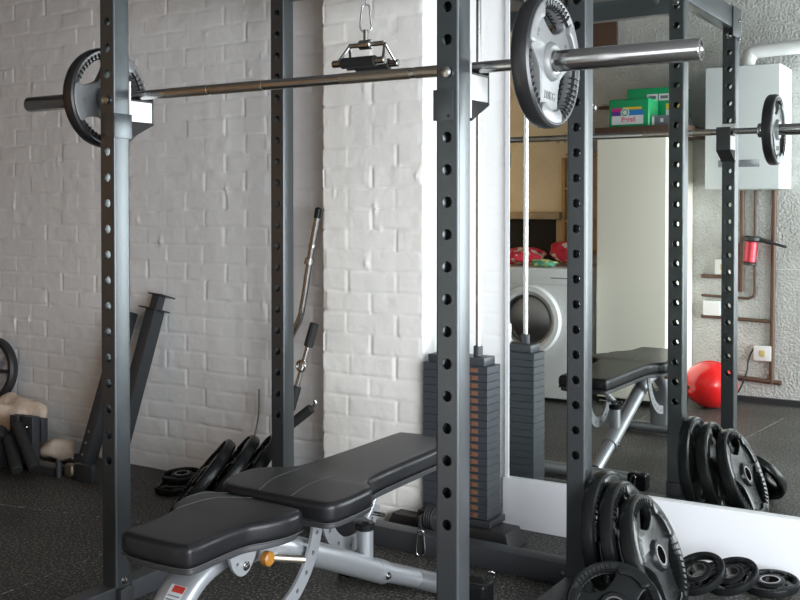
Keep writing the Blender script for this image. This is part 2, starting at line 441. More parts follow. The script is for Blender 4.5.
# ------------------------------------------------------------ power rack
HZ = [1.477 - 0.075 * k for k in range(-6, 15)]
def upright_mesh(x, y, H=2.04, w=0.06):
    """square tube, holes punched through front and back walls"""
    bm = bmesh.new()
    h = w / 2; t = 0.003; c = 0.006
    for s in (-1, 1):       # side wall with rounded corners
        prof = [(h - c, -h)]
        prof = [(s * (h - c), -h)] + [(s * (h - c + c * math.sin(a)), -h + c - c * math.cos(a)) for a in (R(22), R(45), R(68))] + [(s * h, -h + c), (s * h, h - c)] + \
               [(s * (h - c + c * math.cos(a)), h - c + c * math.sin(a)) for a in (R(22), R(45), R(68))] + [(s * (h - c), h)] + \
               [(s * (h - c), h - t), (s * (h - t), h - c), (s * (h - t), -h + c), (s * (h - c), -h + t)]
        lo = [bm.verts.new((x + p[0], y + h + p[1], 0.0)) for p in prof]
        hi = [bm.verts.new((x + p[0], y + h + p[1], H)) for p in prof]
        n = len(prof)
        for i in range(n): bm.faces.new((lo[i], lo[(i + 1) % n], hi[(i + 1) % n], hi[i]))
    wl = h - c
    outer = [(-wl, 0), (wl, 0), (wl, H), (-wl, H)]
    pm = curve_mesh(outer, [circle(0.0130, 20, 0, z) for z in HZ], half=t / 2)
    tmp = bpy.data.meshes.new('t'); pm.to_mesh(tmp); pm.free()
    for yy in (y + t / 2, y + w - t / 2):
        k = len(bm.verts)
        bm.from_mesh(tmp); bm.verts.ensure_lookup_table()
        vs = bm.verts[k:]
        bmesh.ops.transform(bm, matrix=Matrix.Translation((x, yy, 0)) @ Matrix.Rotation(R(90), 4, 'X'), verts=vs)
    bpy.data.meshes.remove(tmp)
    # top cap
    box(bm, x - h + .002, x + h - .002, y + .002, y + w - .002, H - 0.004, H)
    return bm
rack = thing('power_rack', 'tall slate-grey steel power rack with rows of round holes in its uprights', 'power rack', (0.566, 0.419, 0))
parts = []
def rk(o): parts.append(o); return o
POSTS = {'A': (0, 0), 'C': (1.132, 0), 'B': (0, 0.778), 'D': (1.132, 0.778)}
for k, (x, y) in POSTS.items():
    rk(bmo('upright', upright_mesh(x, y), M_steel, smooth=30))
def bolt(name, p, d, r=0.013, m=None, h=0.008):
    bm = bmesh.new()
    lathe(bm, [(0, 0), (r * 1.35, 0), (r * 1.35, 0.0015), (r, 0.002), (r * 0.98, h * .55), (r * 0.7, h * .9), (0, h)], 20, p, d)
    return bmo(name, bm, m or M_chrome, smooth=40)
for x in (0, 1.132):
    rk(boxo('base_rail', M_steel_b, None, x - 0.03, x + 0.03, -0.32 if x == 0 else 0.06, -0.0005 if x == 0 else 0.778, 0, 0.06, bev=0.004))
    if x == 0: rk(boxo('base_rail', M_steel_b, None, x - 0.03, x + 0.03, 0.0605, 0.7775, 0, 0.06, bev=0.004))
    rk(boxo('top_rail', M_steel, None, x - 0.03, x + 0.03, 0.0605, 0.7775, 1.95, 2.04, bev=0.004))
rk(boxo('top_crossbeam', M_steel, None, 0.031, 1.101, 0.785, 0.835, 1.90, 1.975, bev=0.004))
for x, s in ((1.132, 1), (0.0, -1)):
    for yy in (0.03,):
        rk(boxo('corner_plate', M_steel, None, x + s * 0.0305, x + s * 0.0355, -0.004, 0.13, 1.915, 2.045, bev=0.001))
for z in (2.005, 1.925):
    rk(bolt('bolt', (1.132, 0.0605, z), (0, 1, 0), r=0.009)); rk(bolt('bolt', (1.168, 0.03, z - 0.015), (1, 0, 0), r=0.008))
rk(bolt('bolt', (1.132, 0.8385, 1.94), (0, 1, 0), r=0.009)); rk(bolt('bolt', (1.055, 0.8355, 1.952), (0, 1, 0), r=0.008))
rk(bolt('bolt', (0.0305, 0.03, 0.072), (1, 0, 0), r=0.009))
rk(boxo('foot_plate', M_rubber_m, None, 0.031, 0.05, 0.0, 0.05, 0.0, 0.055, bev=0.002))
# rear cross tube on the floor
rk(boxo('rear_base_tube', M_steel_b, None, -0.04, 1.165, 0.852, 0.915, 0.0, 0.07, bev=0.005))
for x in (0, 1.132): rk(boxo('base_bracket', M_steel_b, None, x - 0.028, x + 0.028, 0.8385, 0.8515, 0.0, 0.12, bev=0.002))
rk(bolt('bolt', (1.06, 0.8515, 0.035), (0, -1, 0), r=0.007))
# lat tower: arm and cable at the centre of the rack
rk(boxo('pulley_arm', M_steel_b, None, 0.543, 0.593, 0.42, 0.784, 2.06, 2.11, bev=0.004))
rk(boxo('pulley_arm', M_steel_b, None, 0.543, 0.593, 0.784, 1.10, 1.976, 2.11, bev=0.004))
rk(cylo('pulley', M_rubber_m, None, (0.553, 0.50, 2.05), (0.583, 0.50, 2.05), 0.045))
rk(cylo('cable', M_chrome_r, None, (0.571, 0.50, 1.776), (0.568, 0.50, 2.03), 0.0025, n=10))
put(rack, *parts)

# ------------------------------------------------------------ J hooks
def j_hook(x, s, label):
    """s: side (x direction) of the flange"""
    r = thing('j_hook', label, 'rack hook', (x, 0.0, 1.37))
    bm = bmesh.new()
    y0 = 0.0608
    # cradle: open box on the inner face with a lip
    box(bm, x - 0.030, x + 0.030, y0, y0 + 0.0045, 1.375, 1.535, bev=0.001)
    box(bm, x - 0.029, x + 0.029, y0 + 0.0045, 0.150, 1.418, 1.478, bev=0.002)
    body = bmo('cradle', bm, M_white)
    bm = bmesh.new()
    box(bm, x - 0.030, x + 0.030, 0.1505, 0.1555, 1.418, 1.515, bev=0.001)
    box(bm, x - 0.030, x + 0.030, y0 + 0.0045, 0.1500, 1.4785, 1.483, bev=0.001)
    lip = bmo('lip', bm, M_rubber_m)
    bm = bmesh.new()
    prof = [(y0 + 0.0045, 1.4175), (0.1555, 1.4175), (0.1555, 1.412), (y0 + 0.0045, 1.368)]
    a = [bm.verts.new((x - 0.030, p[0], p[1])) for p in prof]; b = [bm.verts.new((x + 0.030, p[0], p[1])) for p in prof]
    bm.faces.new(a[::-1]); bm.faces.new(b)
    for i in range(4): bm.faces.new((a[i], a[(i + 1) % 4], b[(i + 1) % 4], b[i]))
    gus = bmo('gusset', bm, M_foam)
    bm = bmesh.new()
    box(bm, x + s * 0.0305 if s > 0 else x - 0.0345, x + 0.0345 if s > 0 else x + s * 0.0305, -0.004, y0 + 0.004, 1.366, 1.437, bev=0.001)
    xa, xb = sorted((x + s * 0.0345, x - s * 0.018))
    box(bm, xa, xb, -0.0045, -0.0005, 1.366, 1.437, bev=0.0008)
    wrap = bmo('wrap_plate', bm, M_steel)
    pin = bmo('pin', (lambda bm: (cyl(bm, (x, 0.058, 1.477), (x, -0.006, 1.477), 0.0105, ch=0.002), lathe(bm, [(0, 0), (0.0125, 0), (0.0135, .003), (0.009, 0.006), (0, 0.0065)], 20, (x, -0.0045, 1.477), (0, -1, 0)), bm)[-1])(bmesh.new()), M_chrome_r)
    hl = cylo('rivet', M_dark, None, (x + (0.006 if s < 0 else -0.006), -0.0043, 1.376), (x + (0.006 if s < 0 else -0.006), -0.0052, 1.376), 0.004, n=10)
    put(r, body, lip, gus, wrap, pin, hl)
    return r
j_hook(0.0, 1, 'steel bar hook on the left front upright, under the left end of the barbell')
j_hook(1.132, -1, 'steel bar hook on the right front upright, with a round pin head above its flange')

# ------------------------------------------------------------ barbell
BY, BZ = 0.105, 1.4975
bar = thing('barbell', 'long chrome barbell lying across the two rack hooks', 'barbell', (0.62, BY, BZ))
XL, XR = -0.478, 1.686
ps = []
def ring(name, m, x0, x1, r, **k): return cylo(name, m, None, (x0, BY, BZ), (x1, BY, BZ), r, **k)
bm = bmesh.new()
lathe(bm, [(0, 0), (0.0140, 0.0), (0.0140, 1.332), (0, 1.332)], 28, (-0.062, BY, BZ), (1, 0, 0))
ps.append(bmo('shaft', bm, M_chrome_r))
for (a, b) in ((0.14, 0.30), (0.31, 0.50), (0.76, 0.97), (0.985, 1.07)):
    ps.append(ring('knurling', M_knurl, a, b, 0.0146, n=28))
for s, x0, x1 in ((1, 1.270, XR), (-1, -0.060, XL)):
    bm = bmesh.new(); L = abs(x1 - x0)
    lathe(bm, [(0.012, 0), (0.030, 0), (0.031, 0.002), (0.031, 0.018), (0.029, 0.021), (0.0245, 0.023), (0.0245, L - 0.003), (0.0225, L), (0.019, L), (0.018, L - 0.003), (0, L - 0.003)], 36, (x0, BY, BZ), (s, 0, 0))
    ps.append(bmo('sleeve', bm, M_chrome))
put(bar, *ps)

# ------------------------------------------------------------ weight plates
def plate_parts(Rr, th, face_m, rim_m, letters, letter_m, cut=True, hubm=None, n=72):
    """disc plate about local Z; three grip openings"""
    out = []
    rin = 0.80 * Rr
    bm = bmesh.new(); h = th / 2
    lathe(bm, [(rin, -h * .60), (rin + .02 * Rr, -h * .86), (0.885 * Rr, -h * .92), (0.905 * Rr, -h * .99), (0.95 * Rr, -h), (0.985 * Rr, -h * .8), (Rr, -h * .45), (Rr, h * .45), (0.985 * Rr, h * .8), (0.95 * Rr, h), (0.905 * Rr, h * .99), (0.885 * Rr, h * .92), (rin + .02 * Rr, h * .86), (rin, h * .60)], n, closed=True)
    out.append(bmo('rim', bm, rim_m, smooth=28))
    holes = [circle(0.026, 32)]
    cuts = [R(90), R(210), R(330)]
    for a0 in cuts:
        ctrl = []
        for (da, rr) in ((-30, .79), (-15, .795), (0, .80), (15, .795), (30, .79), (33, .72), (27, .58), (14, .47), (0, .43), (-14, .47), (-27, .58), (-33, .72)):
            a = a0 + R(da); ctrl.append((rr * Rr * math.cos(a), rr * Rr * math.sin(a), 0))
        holes.append([(p.x, p.y) for p in spline_pts(ctrl, 4, True)])
    bm = curve_mesh(circle(rin + 0.02 * Rr, n), holes, half=h * 0.55, bevel=min(0.004, h * .3), res=2)
    out.append(bmo('web', bm, face_m, smooth=40))
    # raised spokes: three broad arms that swell over the rim
    for s in (1, -1):
        bm = bmesh.new()
        lathe(bm, [(0.0265, s * h * .5), (0.0265, s * h * 1.0), (0.030, s * h * 1.06), (0.038, s * h * 1.06), (0.043, s * h * .85), (0.046, s * h * .5)], 40)
        out.append(bmo('hub', bm, face_m if s > 0 else face_m, smooth=30))
    for a0 in (R(30), R(150), R(270)):
        bm = bmesh.new(); pts = []
        for (da, rr) in ((-25, .81), (-22, .925), (0, .93), (22, .925), (25, .81), (20, .72), (14, .74), (0, .755), (-14, .74), (-20, .72)):
            a = a0 + R(da); pts.append((rr * Rr * math.cos(a), rr * Rr * math.sin(a)))
        lp = [(p.x, p.y) for p in spline_pts([(p[0], p[1], 0) for p in pts], 3, True)]
        k = len(bm.verts); t = curve_mesh(lp, [], half=h * 1.04, bevel=min(0.003, h * .25), res=1)
        tm = bpy.data.meshes.new('t'); t.to_mesh(tm); t.free(); bm.from_mesh(tm); bpy.data.meshes.remove(tm)
        out.append(bmo('arm_pad', bm, face_m, smooth=40))
    # ribbed grips along the openings
    for a0 in cuts:
        bm = bmesh.new()
        for i in range(9):
            a = a0 + R(-26 + 6.5 * i)
            M = Matrix.Rotation(a, 4, 'Z')
            P = [M @ Vector((rr * Rr, 0, zz)) for rr, zz in ((.79, h * .3), (.80, h * .80), (.845, h * 1.0), (.905, h * 1.03))]
            tube(bm, P, 0.0019 * Rr / 0.15, n=6, k=2)
            P = [Vector((p.x, p.y, -p.z)) for p in P]; tube(bm, P, 0.0019 * Rr / 0.15, n=6, k=2)
        out.append(bmo('grip_ribs', bm, rim_m, smooth=50))
    bm = bmesh.new()
    lathe(bm, [(0.0252, -h * 1.0), (0.0262, -h * 1.0), (0.0262, h * 1.0), (0.0300, h * 1.075), (0.0252, h * 1.08)], 36, closed=True)
    out.append(bmo('bore_ring', bm, hubm or M_chrome_r, smooth=30))
    for (s, ang, rr, size, rot) in letters:
        bm = text_mesh(s, size, 0.0009)
        a = R(ang)
        bmesh.ops.transform(bm, matrix=Matrix.Translation((rr * Rr * math.cos(a), rr * Rr * math.sin(a), h * .56)) @ Matrix.Rotation(R(rot), 4, 'Z'), verts=bm.verts)
        out.append(bmo('lettering', bm, letter_m, smooth=0))
    return out
def plate(label, Rr, th, loc, normal, spin=0, group=None, proto=None, name='weight_plate', **k):
    if proto is None:
        r = thing(name, label, 'weight plate', (0, 0, 0), group)
        for o in plate_parts(Rr, th, **k): o.parent = r
    else:
        r = copy_tree(proto); r['label'] = label
        if group: r['group'] = group
        elif 'group' in r: del r['group']
    q = Vector(normal).normalized().to_track_quat('Z', 'Y')
    r.rotation_mode = 'QUATERNION'
    r.rotation_quaternion = q @ Quaternion((0, 0, 1), R(spin))
    r.location = loc
    return r
bp1 = plate('three-grip plate marked 10KG on the near right sleeve of the barbell', 0.152, 0.044, (1.334, BY, BZ), (1, 0, 0), spin=-8,
            face_m=M_plateface, rim_m=M_rimgloss, letters=[('10KG', 212 + 58, 0.53, 0.027, 5), ('10', 150, 0.62, 0.020, 70), ('KG', 32, 0.60, 0.018, -60)], letter_m=M_letter_d)
bp2 = plate('three-grip plate on the far left sleeve of the barbell', 0.152, 0.044, (-0.118, BY, BZ), (-1, 0, 0), spin=20, proto=bp1)
bp2.rotation_quaternion = Vector((1, 0, 0)).to_track_quat('Z', 'Y') @ Quaternion((0, 0, 1), R(40))

# big black plates on the floor: (20 kg size)
bigs = dict(face_m=M_rubber, rim_m=M_rubber, letters=[('20KG', 270, 0.58, 0.022, 0), ('20KG', 150, 0.58, 0.020, 60)], letter_m=M_letter_k, hubm=M_chrome)
def lean(Rr, th, x, y, nx, ny, tilt, **k):
    """plate standing on its edge at floor point (x,y); normal (nx,ny) tilted upward by tilt degrees"""
    n = Vector((nx, ny, 0)).normalized(); t = R(tilt)
    nn = (n * math.cos(t) + Vector((0, 0, math.sin(t)))).normalized()
    up = (Vector((0, 0, 1)) * math.cos(t) - n * math.sin(t))
    # lowest point of the tilted disc is its edge corner on the lower side
    c = Vector((x, y, 0)) + up * Rr
    low = Rr * math.cos(t) + (th / 2) * 0.5 * math.sin(t)
    c.z = low
    return plate(loc=c, normal=nn, Rr=Rr, th=th, **k)
GR = 'large black plates leaning in a row beside the right rear upright'
big = lean(0.177, 0.042, 1.440, 0.786, 0.999, 0.03, 23, spin=0, label='foremost of the three large black rubber plates leaning by the right rear upright', group=GR, name='weight_plate', **bigs)
lean(0.188, 0.042, 1.338, 0.812, 0.999, 0.02, 15, spin=25, label='middle of the three large black rubber plates leaning by the right rear upright', group=GR, proto=big)
lean(0.200, 0.042, 1.245, 0.835, 0.999, 0.0, 8, spin=50, label='rearmost large black rubber plate, touching the right rear upright', group=GR, proto=big)
# left cluster behind the bench
GL = 'large black plates leaning by the left rear upright'
lean(0.19, 0.042, -0.315, 0.81, -0.80, -0.60, 38, spin=10, label='large black rubber plate leaning against the left rear upright, behind the bench', group=GL, proto=big)
lean(0.19, 0.042, -0.39, 0.77, -0.80, -0.60, 39, spin=35, label='second large black plate from the left rear upright, in the leaning row', group=GL, proto=big)
lean(0.17, 0.042, -0.465, 0.73, -0.80, -0.60, 40, spin=0, label='outermost of the large black plates leaning near the left rear upright', group=GL, proto=big)
# small plates
sm = dict(face_m=M_rubber, rim_m=M_rubber, letters=[('5KG', 270, 0.60, 0.014, 0), ('5KG', 30, 0.60, 0.012, -60)], letter_m=M_letter_k, hubm=M_chrome)
front = lean(0.128, 0.036, 1.385, 0.43, 0.38, -0.92, 40, spin=30, label='mid-size black plate leaning in front of the three large black plates', name='weight_plate',
             face_m=M_rubber, rim_m=M_rubber, letters=[('10KG', 95 + 180, 0.60, 0.016, 0)], letter_m=M_letter_k, hubm=M_chrome)
GS = 'small black plates fallen in a row below the mirror'
def flat(Rr, th, loc, az, el, **k):
    n = Vector((math.cos(R(az)) * math.cos(R(el)), math.sin(R(az)) * math.cos(R(el)), math.sin(R(el))))
    return plate(loc=loc, normal=n, Rr=Rr, th=th, **k)
s1 = flat(0.084, 0.024, (1.438, 0.990, 0.068), -120, 60, spin=20, label='nearest small black plate, leaning on the next below the mirror', group=GS, **sm)
flat(0.084, 0.024, (1.516, 1.064, 0.052), -126, 66, spin=60, label='small black plate between two others in the fallen row below the mirror', group=GS, proto=s1)
flat(0.084, 0.024, (1.612, 1.156, 0.020), -128, 84, spin=90, label='farthest small black plate, lying nearly flat under the others below the mirror', group=GS, proto=s1)
flat(0.081, 0.024, (-0.745, 1.065, 0.0365), -90, 86, spin=0, label='small black plate with a chrome bore lying flat by the left brick wall', proto=s1)
flat(0.081, 0.024, (-0.70, 0.98, 0.0135), -90, 90, spin=0, label='small black plate lying on the floor in front of another by the left brick wall', proto=s1)

# ------------------------------------------------------------ weight stack
st = thing('weight_stack', 'tall stack of dark selector weights on two rods by the chimney breast', 'weight stack', (0.566, 1.11, 0))
ps = []
nP = 20; zb, ztop = 0.085, 0.615; hP = (ztop - zb) / nP
bm = bmesh.new(); box(bm, 0.437, 0.695, 1.06, 1.16, 0, hP - 0.0007, bev=0.0014, seg=1)
pm = bpy.data.meshes.new('stack_plate'); bmesh.ops.recalc_face_normals(bm, faces=bm.faces); bm.to_mesh(pm); bm.free(); pm.materials.append(M_iron)
bm = bmesh.new(); box(bm, 0.598, 0.658, 1.0580, 1.0599, 0.005, hP - 0.007); 
nm = bpy.data.meshes.new('number_strip'); bmesh.ops.recalc_face_normals(bm, faces=bm.faces); bm.to_mesh(nm); bm.free(); nm.materials.append(M_rust)
for i in range(nP):
    o = bpy.data.objects.new('stack_plate', pm); COL.objects.link(o); o.parent = st
    o.location = Vector((0, 0, zb + i * hP)) - st.location
    q = bpy.data.objects.new('number_strip', nm); COL.objects.link(q); q.parent = o; q.location = (0, 0, 0)
    bm = text_mesh(str((nP - i) * 5), 0.016, 0.0004)
    bmesh.ops.transform(bm, matrix=Matrix.Translation((0.628, 1.0576, hP / 2 - .001)) @ Matrix.Rotation(R(90), 4, 'X'), verts=bm.verts)
    t = bmo('number', bm, M_letter_k, smooth=0); t.parent = o; t.location = (0, 0, 0)
# the number strip sits in a slot: plate number backgrounds
ps.append(boxo('top_plate', M_iron, None, 0.452, 0.678, 1.068, 1.152, ztop - 0.001, ztop + 0.028, bev=0.004))
for x in (0.497, 0.635):
    ps.append(cylo('guide_rod', M_chrome_r, None, (x, 1.105, 0.062), (x, 1.105, 2.40), 0.0095, n=20))
    ps.append(cylo('rod_collar', M_iron, None, (x, 1.105, ztop + 0.028), (x, 1.105, ztop + 0.065), 0.0165, n=24, ch=0.002))
ps.append(cylo('selector_stem', M_chrome_r, None, (0.566, 1.105, ztop + 0.028), (0.566, 1.105, ztop + 0.10), 0.008, n=14))
ps.append(boxo('stack_base', M_steel_b, None, 0.42, 0.71, 1.05, 1.17, 0.061, 0.083, bev=0.003))
put(st, *ps)
for (x0, x1, lab) in ((0.57, 0.80, 'black rubber block under the right end of the weight stack'), (0.30, 0.53, 'black rubber block under the left end of the weight stack')):
    bm = bmesh.new(); box(bm, x0, x1, 1.02, 1.15, 0, 0.060, bev=0.004)
    for v in bm.verts:
        if v.co.z > 0.03: v.co.x += (-0.022 if v.co.x > (x0 + x1) / 2 else 0.022); v.co.y += (0.012 if v.co.y < 1.08 else -0.005)
    tag(bmo('rubber_block', bm, M_rubber_m), lab, 'rubber block')
# low pulley beside the stack
pl = thing('low_pulley', 'black ribbed cable pulley at the foot of the weight stack', 'pulley', (0.52, 0.985, 0.07))
ps = []
for i in range(4): ps.append(cylo('pulley_wheel', M_rubber_m, None, (0.505 + i * 0.009, 0.985, 0.088), (0.510 + i * 0.009, 0.985, 0.088), 0.042, n=28, ch=0.001))
ps.append(cylo('axle', M_chrome_r, None, (0.495, 0.985, 0.088), (0.55, 0.985, 0.088), 0.008, n=12))
ps.append(boxo('bracket', M_steel_b, None, 0.490, 0.498, 0.94, 1.03, 0.0, 0.10, bev=0.002))
put(pl, *ps)

# ------------------------------------------------------------ cable handle and carabiners
def carabiner(p, L, wd, label, rot=(0, 0, 0), r=0.0028):
    c = thing('carabiner', label, 'carabiner', p)
    bm = bmesh.new()
    pts = [(-wd * .30, 0, 0), (-wd * .18, 0, -L * .06), (0, 0, -L * .02), (wd * .2, 0, -L * .05), (wd * .32, 0, -L * .14), (wd * .5, 0, -L * .8), (wd * .3, 0, -L * .97), (0, 0, -L), (-wd * .3, 0, -L * .97), (-wd * .5, 0, -L * .8), (-wd * .32, 0, -L * .14)]
    tube(bm, pts[1:], r, n=10, k=5, closed=True)
    b = bmo('hook_ring', bm, M_chrome, smooth=60); b.parent = c
    g_ = cylo('gate', M_chrome_r, None, (wd * .36, 0, -L * .25), (wd * .49, 0, -L * .72), r * 1.35, n=10); g_.parent = c
    c.rotation_euler = rot
    return c
carabiner((0.571, 0.497, 1.778), 0.085, 0.034, 'chrome carabiner on the hanging cable above the double grip handle', rot=(0, 0, R(35)))
hd = thing('row_handle', 'chrome double-D cable handle with two black grips hanging above the barbell', 'cable handle', (0.566, 0.497, 1.63))
ps = []
hx, hy = 0.571, 0.497
zt_h, zb_h = 1.655, 1.598
ps.append(cylo('eye', M_chrome, None, (hx, hy, 1.665), (hx, hy, 1.700), 0.008, n=16))
ps.append(cylo('swivel', M_chrome_r, None, (hx - 0.022, hy, zt_h), (hx + 0.022, hy, zt_h), 0.0150, n=24, ch=0.003))
ps.append(cylo('top_bar', M_chrome_r, None, (hx - 0.060, hy, zt_h), (hx + 0.068, hy, zt_h), 0.0075, n=16))
for s in (-1, 1):
    yy = hy + s * 0.038
    ps.append(tubeo('side_rod', M_chrome, None, [(hx - 0.080, yy, zb_h), (hx - 0.060, hy, zt_h)], 0.0045, n=10, smooth=False))
    ps.append(tubeo('side_rod', M_chrome, None, [(hx + 0.085, yy, zb_h), (hx + 0.068, hy, zt_h)], 0.0045, n=10, smooth=False))
    ps.append(cylo('grip', M_foam, None, (hx - 0.062, yy, zb_h), (hx + 0.062, yy, zb_h), 0.0165, n=24, ch=0.003))
    for a in (-1, 1): ps.append(cylo('grip_end', M_chrome, None, (hx + a * 0.0625, yy, zb_h), (hx + a * 0.094, yy, zb_h), 0.0115, n=20, ch=0.002))
put(hd, *ps)
carabiner((0.560, 0.838, 0.092), 0.088, 0.03, 'chrome carabiner hanging at the rear base tube beside the bench', rot=(0, 0, R(20)), r=0.0032)
carabiner((0.915, 0.66, 0.075), 0.06, 0.03, 'small chrome carabiner lying on the black end cap of the bench foot', rot=(R(10), R(15), R(30)))

# ------------------------------------------------------------ bench
be = thing('weight_bench', 'adjustable bench with black padded seat and back on a silver frame inside the rack', 'bench', (0.69, 0.05, 0))
ps = []
def pad(name, ctrl, ztop, th, m, bev, k=8):
    lp = [(p.x, p.y) for p in spline_pts([(a, b, 0) for a, b in ctrl], k, True)]
    bm = curve_mesh(lp, [], half=th / 2, bevel=bev, res=5)
    # soft crowned top: move along Z
    bmesh.ops.translate(bm, vec=(0, 0, ztop - th / 2), verts=bm.verts)
    return bmo(name, bm, m, smooth=60), lp
def inset(lp, d):
    cx = sum(p[0] for p in lp) / len(lp); cy = sum(p[1] for p in lp) / len(lp)
    return lp
seat_c = [(0.572, -0.470), (0.66, -0.478), (0.752, -0.470), (0.768, -0.44), (0.766, -0.36), (0.772, -0.285), (0.795, -0.235), (0.812, -0.175), (0.803, -0.120),
          (0.74, -0.108), (0.645, -0.105), (0.545, -0.108), (0.492, -0.120), (0.482, -0.18), (0.500, -0.24), (0.535, -0.285), (0.552, -0.36), (0.556, -0.44)]
so, lp = pad('seat_pad', seat_c, 0.443, 0.052, M_vinyl, 0.016); ps.append(so)
o, _ = pad('seat_base', [(0.664 + (x - 0.664) * 0.95, -0.285 + (y + 0.285) * 0.95) for x, y in seat_c], 0.3905, 0.014, M_vinyl_u, 0.003); ps.append(o)
back_c = [(0.540, -0.092), (0.66, -0.098), (0.80, -0.098), (0.855, -0.088), (0.870, -0.045), (0.869, 0.045), (0.862, 0.095), (0.832, 0.128), (0.812, 0.19), (0.806, 0.35), (0.804, 0.52), (0.800, 0.645), (0.778, 0.672),
          (0.69, 0.680), (0.60, 0.672), (0.580, 0.645), (0.578, 0.52), (0.576, 0.33), (0.570, 0.19), (0.552, 0.145), (0.512, 0.115), (0.478, 0.07), (0.478, 0.0), (0.497, -0.06)]
bo, lpb = pad('back_pad', back_c, 0.456, 0.052, M_vinyl, 0.016); ps.append(bo)
o, _ = pad('back_base', [(0.69 + (x - 0.69) * 0.95, 0.31 + (y - 0.31) * 0.97) for x, y in back_c], 0.4035, 0.014, M_vinyl_u, 0.003); ps.append(o)
# stitched seams across the pads
def seam(a, b, mid, z):
    return tubeo('seam', M_thread, None, [a + (z,), mid + (z + .0003,), b + (z,)], 0.0008, n=6, k=8)
ps.append(seam((0.500, -0.20), (0.560, -0.112), (0.512, -0.145), 0.4432))
ps.append(seam((0.545, -0.28), (0.640, -0.112), (0.560, -0.17), 0.4432))
ps.append(seam((0.640, -0.085), (0.600, 0.13), (0.600, 0.03), 0.4562))
ps.append(seam((0.740, -0.085), (0.720, 0.13), (0.715, 0.03), 0.4562))
# piping along the lower edges
def piping(lp, z, off=0.0):
    return tubeo('piping', M_vinyl_u, None, [(p[0], p[1], z) for p in lp[::3]], 0.0022, n=6, k=2, closed=True)
ps.append(piping(lp, 0.3935)); ps.append(piping(lpb, 0.4065))
# main tube sloping down to the rear foot
ps.append(tubeo('main_tube', M_silver, None, [(0.705, -0.20, 0.352), (0.705, -0.06, 0.316), (0.705, 0.35, 0.132)], 0.0325, n=24, k=8))
ps.append(tubeo('collar', M_silver, None, [(0.705, 0.335, 0.1392), (0.705, 0.385, 0.1168)], 0.0335, n=24, smooth=False))
ps.append(tubeo('rear_tube', M_silver, None, [(0.705, 0.36, 0.128), (0.705, 0.56, 0.045)], 0.027, n=24, smooth=False))
ps.append(bolt('bolt', (0.7382, 0.362, 0.119), (1, 0, 0.0), r=0.008))
ps.append(cylo('rear_foot', M_silver, None, (0.475, 0.585, 0.034), (0.865, 0.585, 0.034), 0.030, n=24))
for a, b in ((0.866, 0.945), (0.474, 0.42)):
    bm = bmesh.new(); xa, xb = sorted((a, b)); box(bm, xa, xb, 0.550, 0.620, 0.0, 0.070, bev=0.014, seg=4); ps.append(bmo('end_cap', bm, M_rubber, smooth=60))
# vertical stub with a black cap
ps.append(cylo('stub_post', M_silver, None, (0.70, 0.30, 0.165), (0.70, 0.30, 0.262), 0.0235, n=28))
ps.append(cylo('stub_cap', M_rubber, None, (0.70, 0.30, 0.2625), (0.70, 0.30, 0.283), 0.0275, n=28, ch=0.003))
ps.append(cylo('pivot_pin', M_chrome, None, (0.64, 0.33, 0.302), (0.745, 0.33, 0.302), 0.006, n=12))
ps.append(boxo('pad_support', M_silver, None, 0.66, 0.70, -0.05, 0.60, 0.372, 0.3965, bev=0.003))
ps.append(boxo('pad_support', M_silver, None, 0.66, 0.70, -0.36, -0.13, 0.355, 0.3765, bev=0.003))
ps.append(tubeo('support_arm', M_silver, None, [(0.672, 0.40, 0.374), (0.688, 0.36, 0.335), (0.70, 0.30, 0.29)], 0.012, n=12))
# curved sector plates with holes
def sector(x, cy, cz, r0, r1, a0, a1, nh):
    n = 28
    outer = [(cy + r1 * math.cos(R(a0 + (a1 - a0) * i / n)), cz + r1 * math.sin(R(a0 + (a1 - a0) * i / n))) for i in range(n + 1)] + \
            [(cy + r0 * math.cos(R(a1 - (a1 - a0) * i / n)), cz + r0 * math.sin(R(a1 - (a1 - a0) * i / n))) for i in range(n + 1)]
    rm = (r0 + r1) / 2
    hl = [circle(0.0058, 12, cy + rm * math.cos(R(a0 + (a1 - a0) * (i + .7) / (nh + .4))), cz + rm * math.sin(R(a0 + (a1 - a0) * (i + .7) / (nh + .4)))) for i in range(nh)]
    bm = curve_mesh(outer, hl, half=0.004)
    M = Matrix(((0, 0, 1, x), (1, 0, 0, 0), (0, 1, 0, 0), (0, 0, 0, 1)))
    bmesh.ops.transform(bm, matrix=M, verts=bm.verts)
    return bmo('sector_plate', bm, M_silver, smooth=30)
ps.append(sector(0.755, -0.215, 0.400, 0.200, 0.240, -88, -5, 6))
ps.append(sector(0.635, 0.330, 0.330, 0.105, 0.150, -200, -20, 6))
bm = curve_mesh([(p.x, p.y) for p in spline_pts([(-0.330, 0.376, 0), (-0.318, 0.345, 0), (-0.295, 0.326, 0), (-0.270, 0.328, 0), (-0.250, 0.348, 0), (-0.235, 0.376, 0)], 6)], [circle(0.004, 12, -0.305, 0.356)], half=0.004)
bmesh.ops.transform(bm, matrix=Matrix(((0, 0, 1, 0.757), (1, 0, 0, 0), (0, 1, 0, 0), (0, 0, 0, 1))), verts=bm.verts)
ps.append(bmo('bracket', bm, M_silver, smooth=30))
ps.append(bolt('bolt', (0.7615, -0.276, 0.345), (1, 0, 0), r=0.008))
ps.append(cylo('adjuster_knob', M_yellow, None, (0.762, -0.215, 0.346), (0.785, -0.215, 0.346), 0.017, n=24, ch=0.004))
ps.append(cylo('adjuster_tube', M_knurl, None, (0.70, -0.19, 0.330), (0.77, -0.07, 0.300), 0.009, n=14))
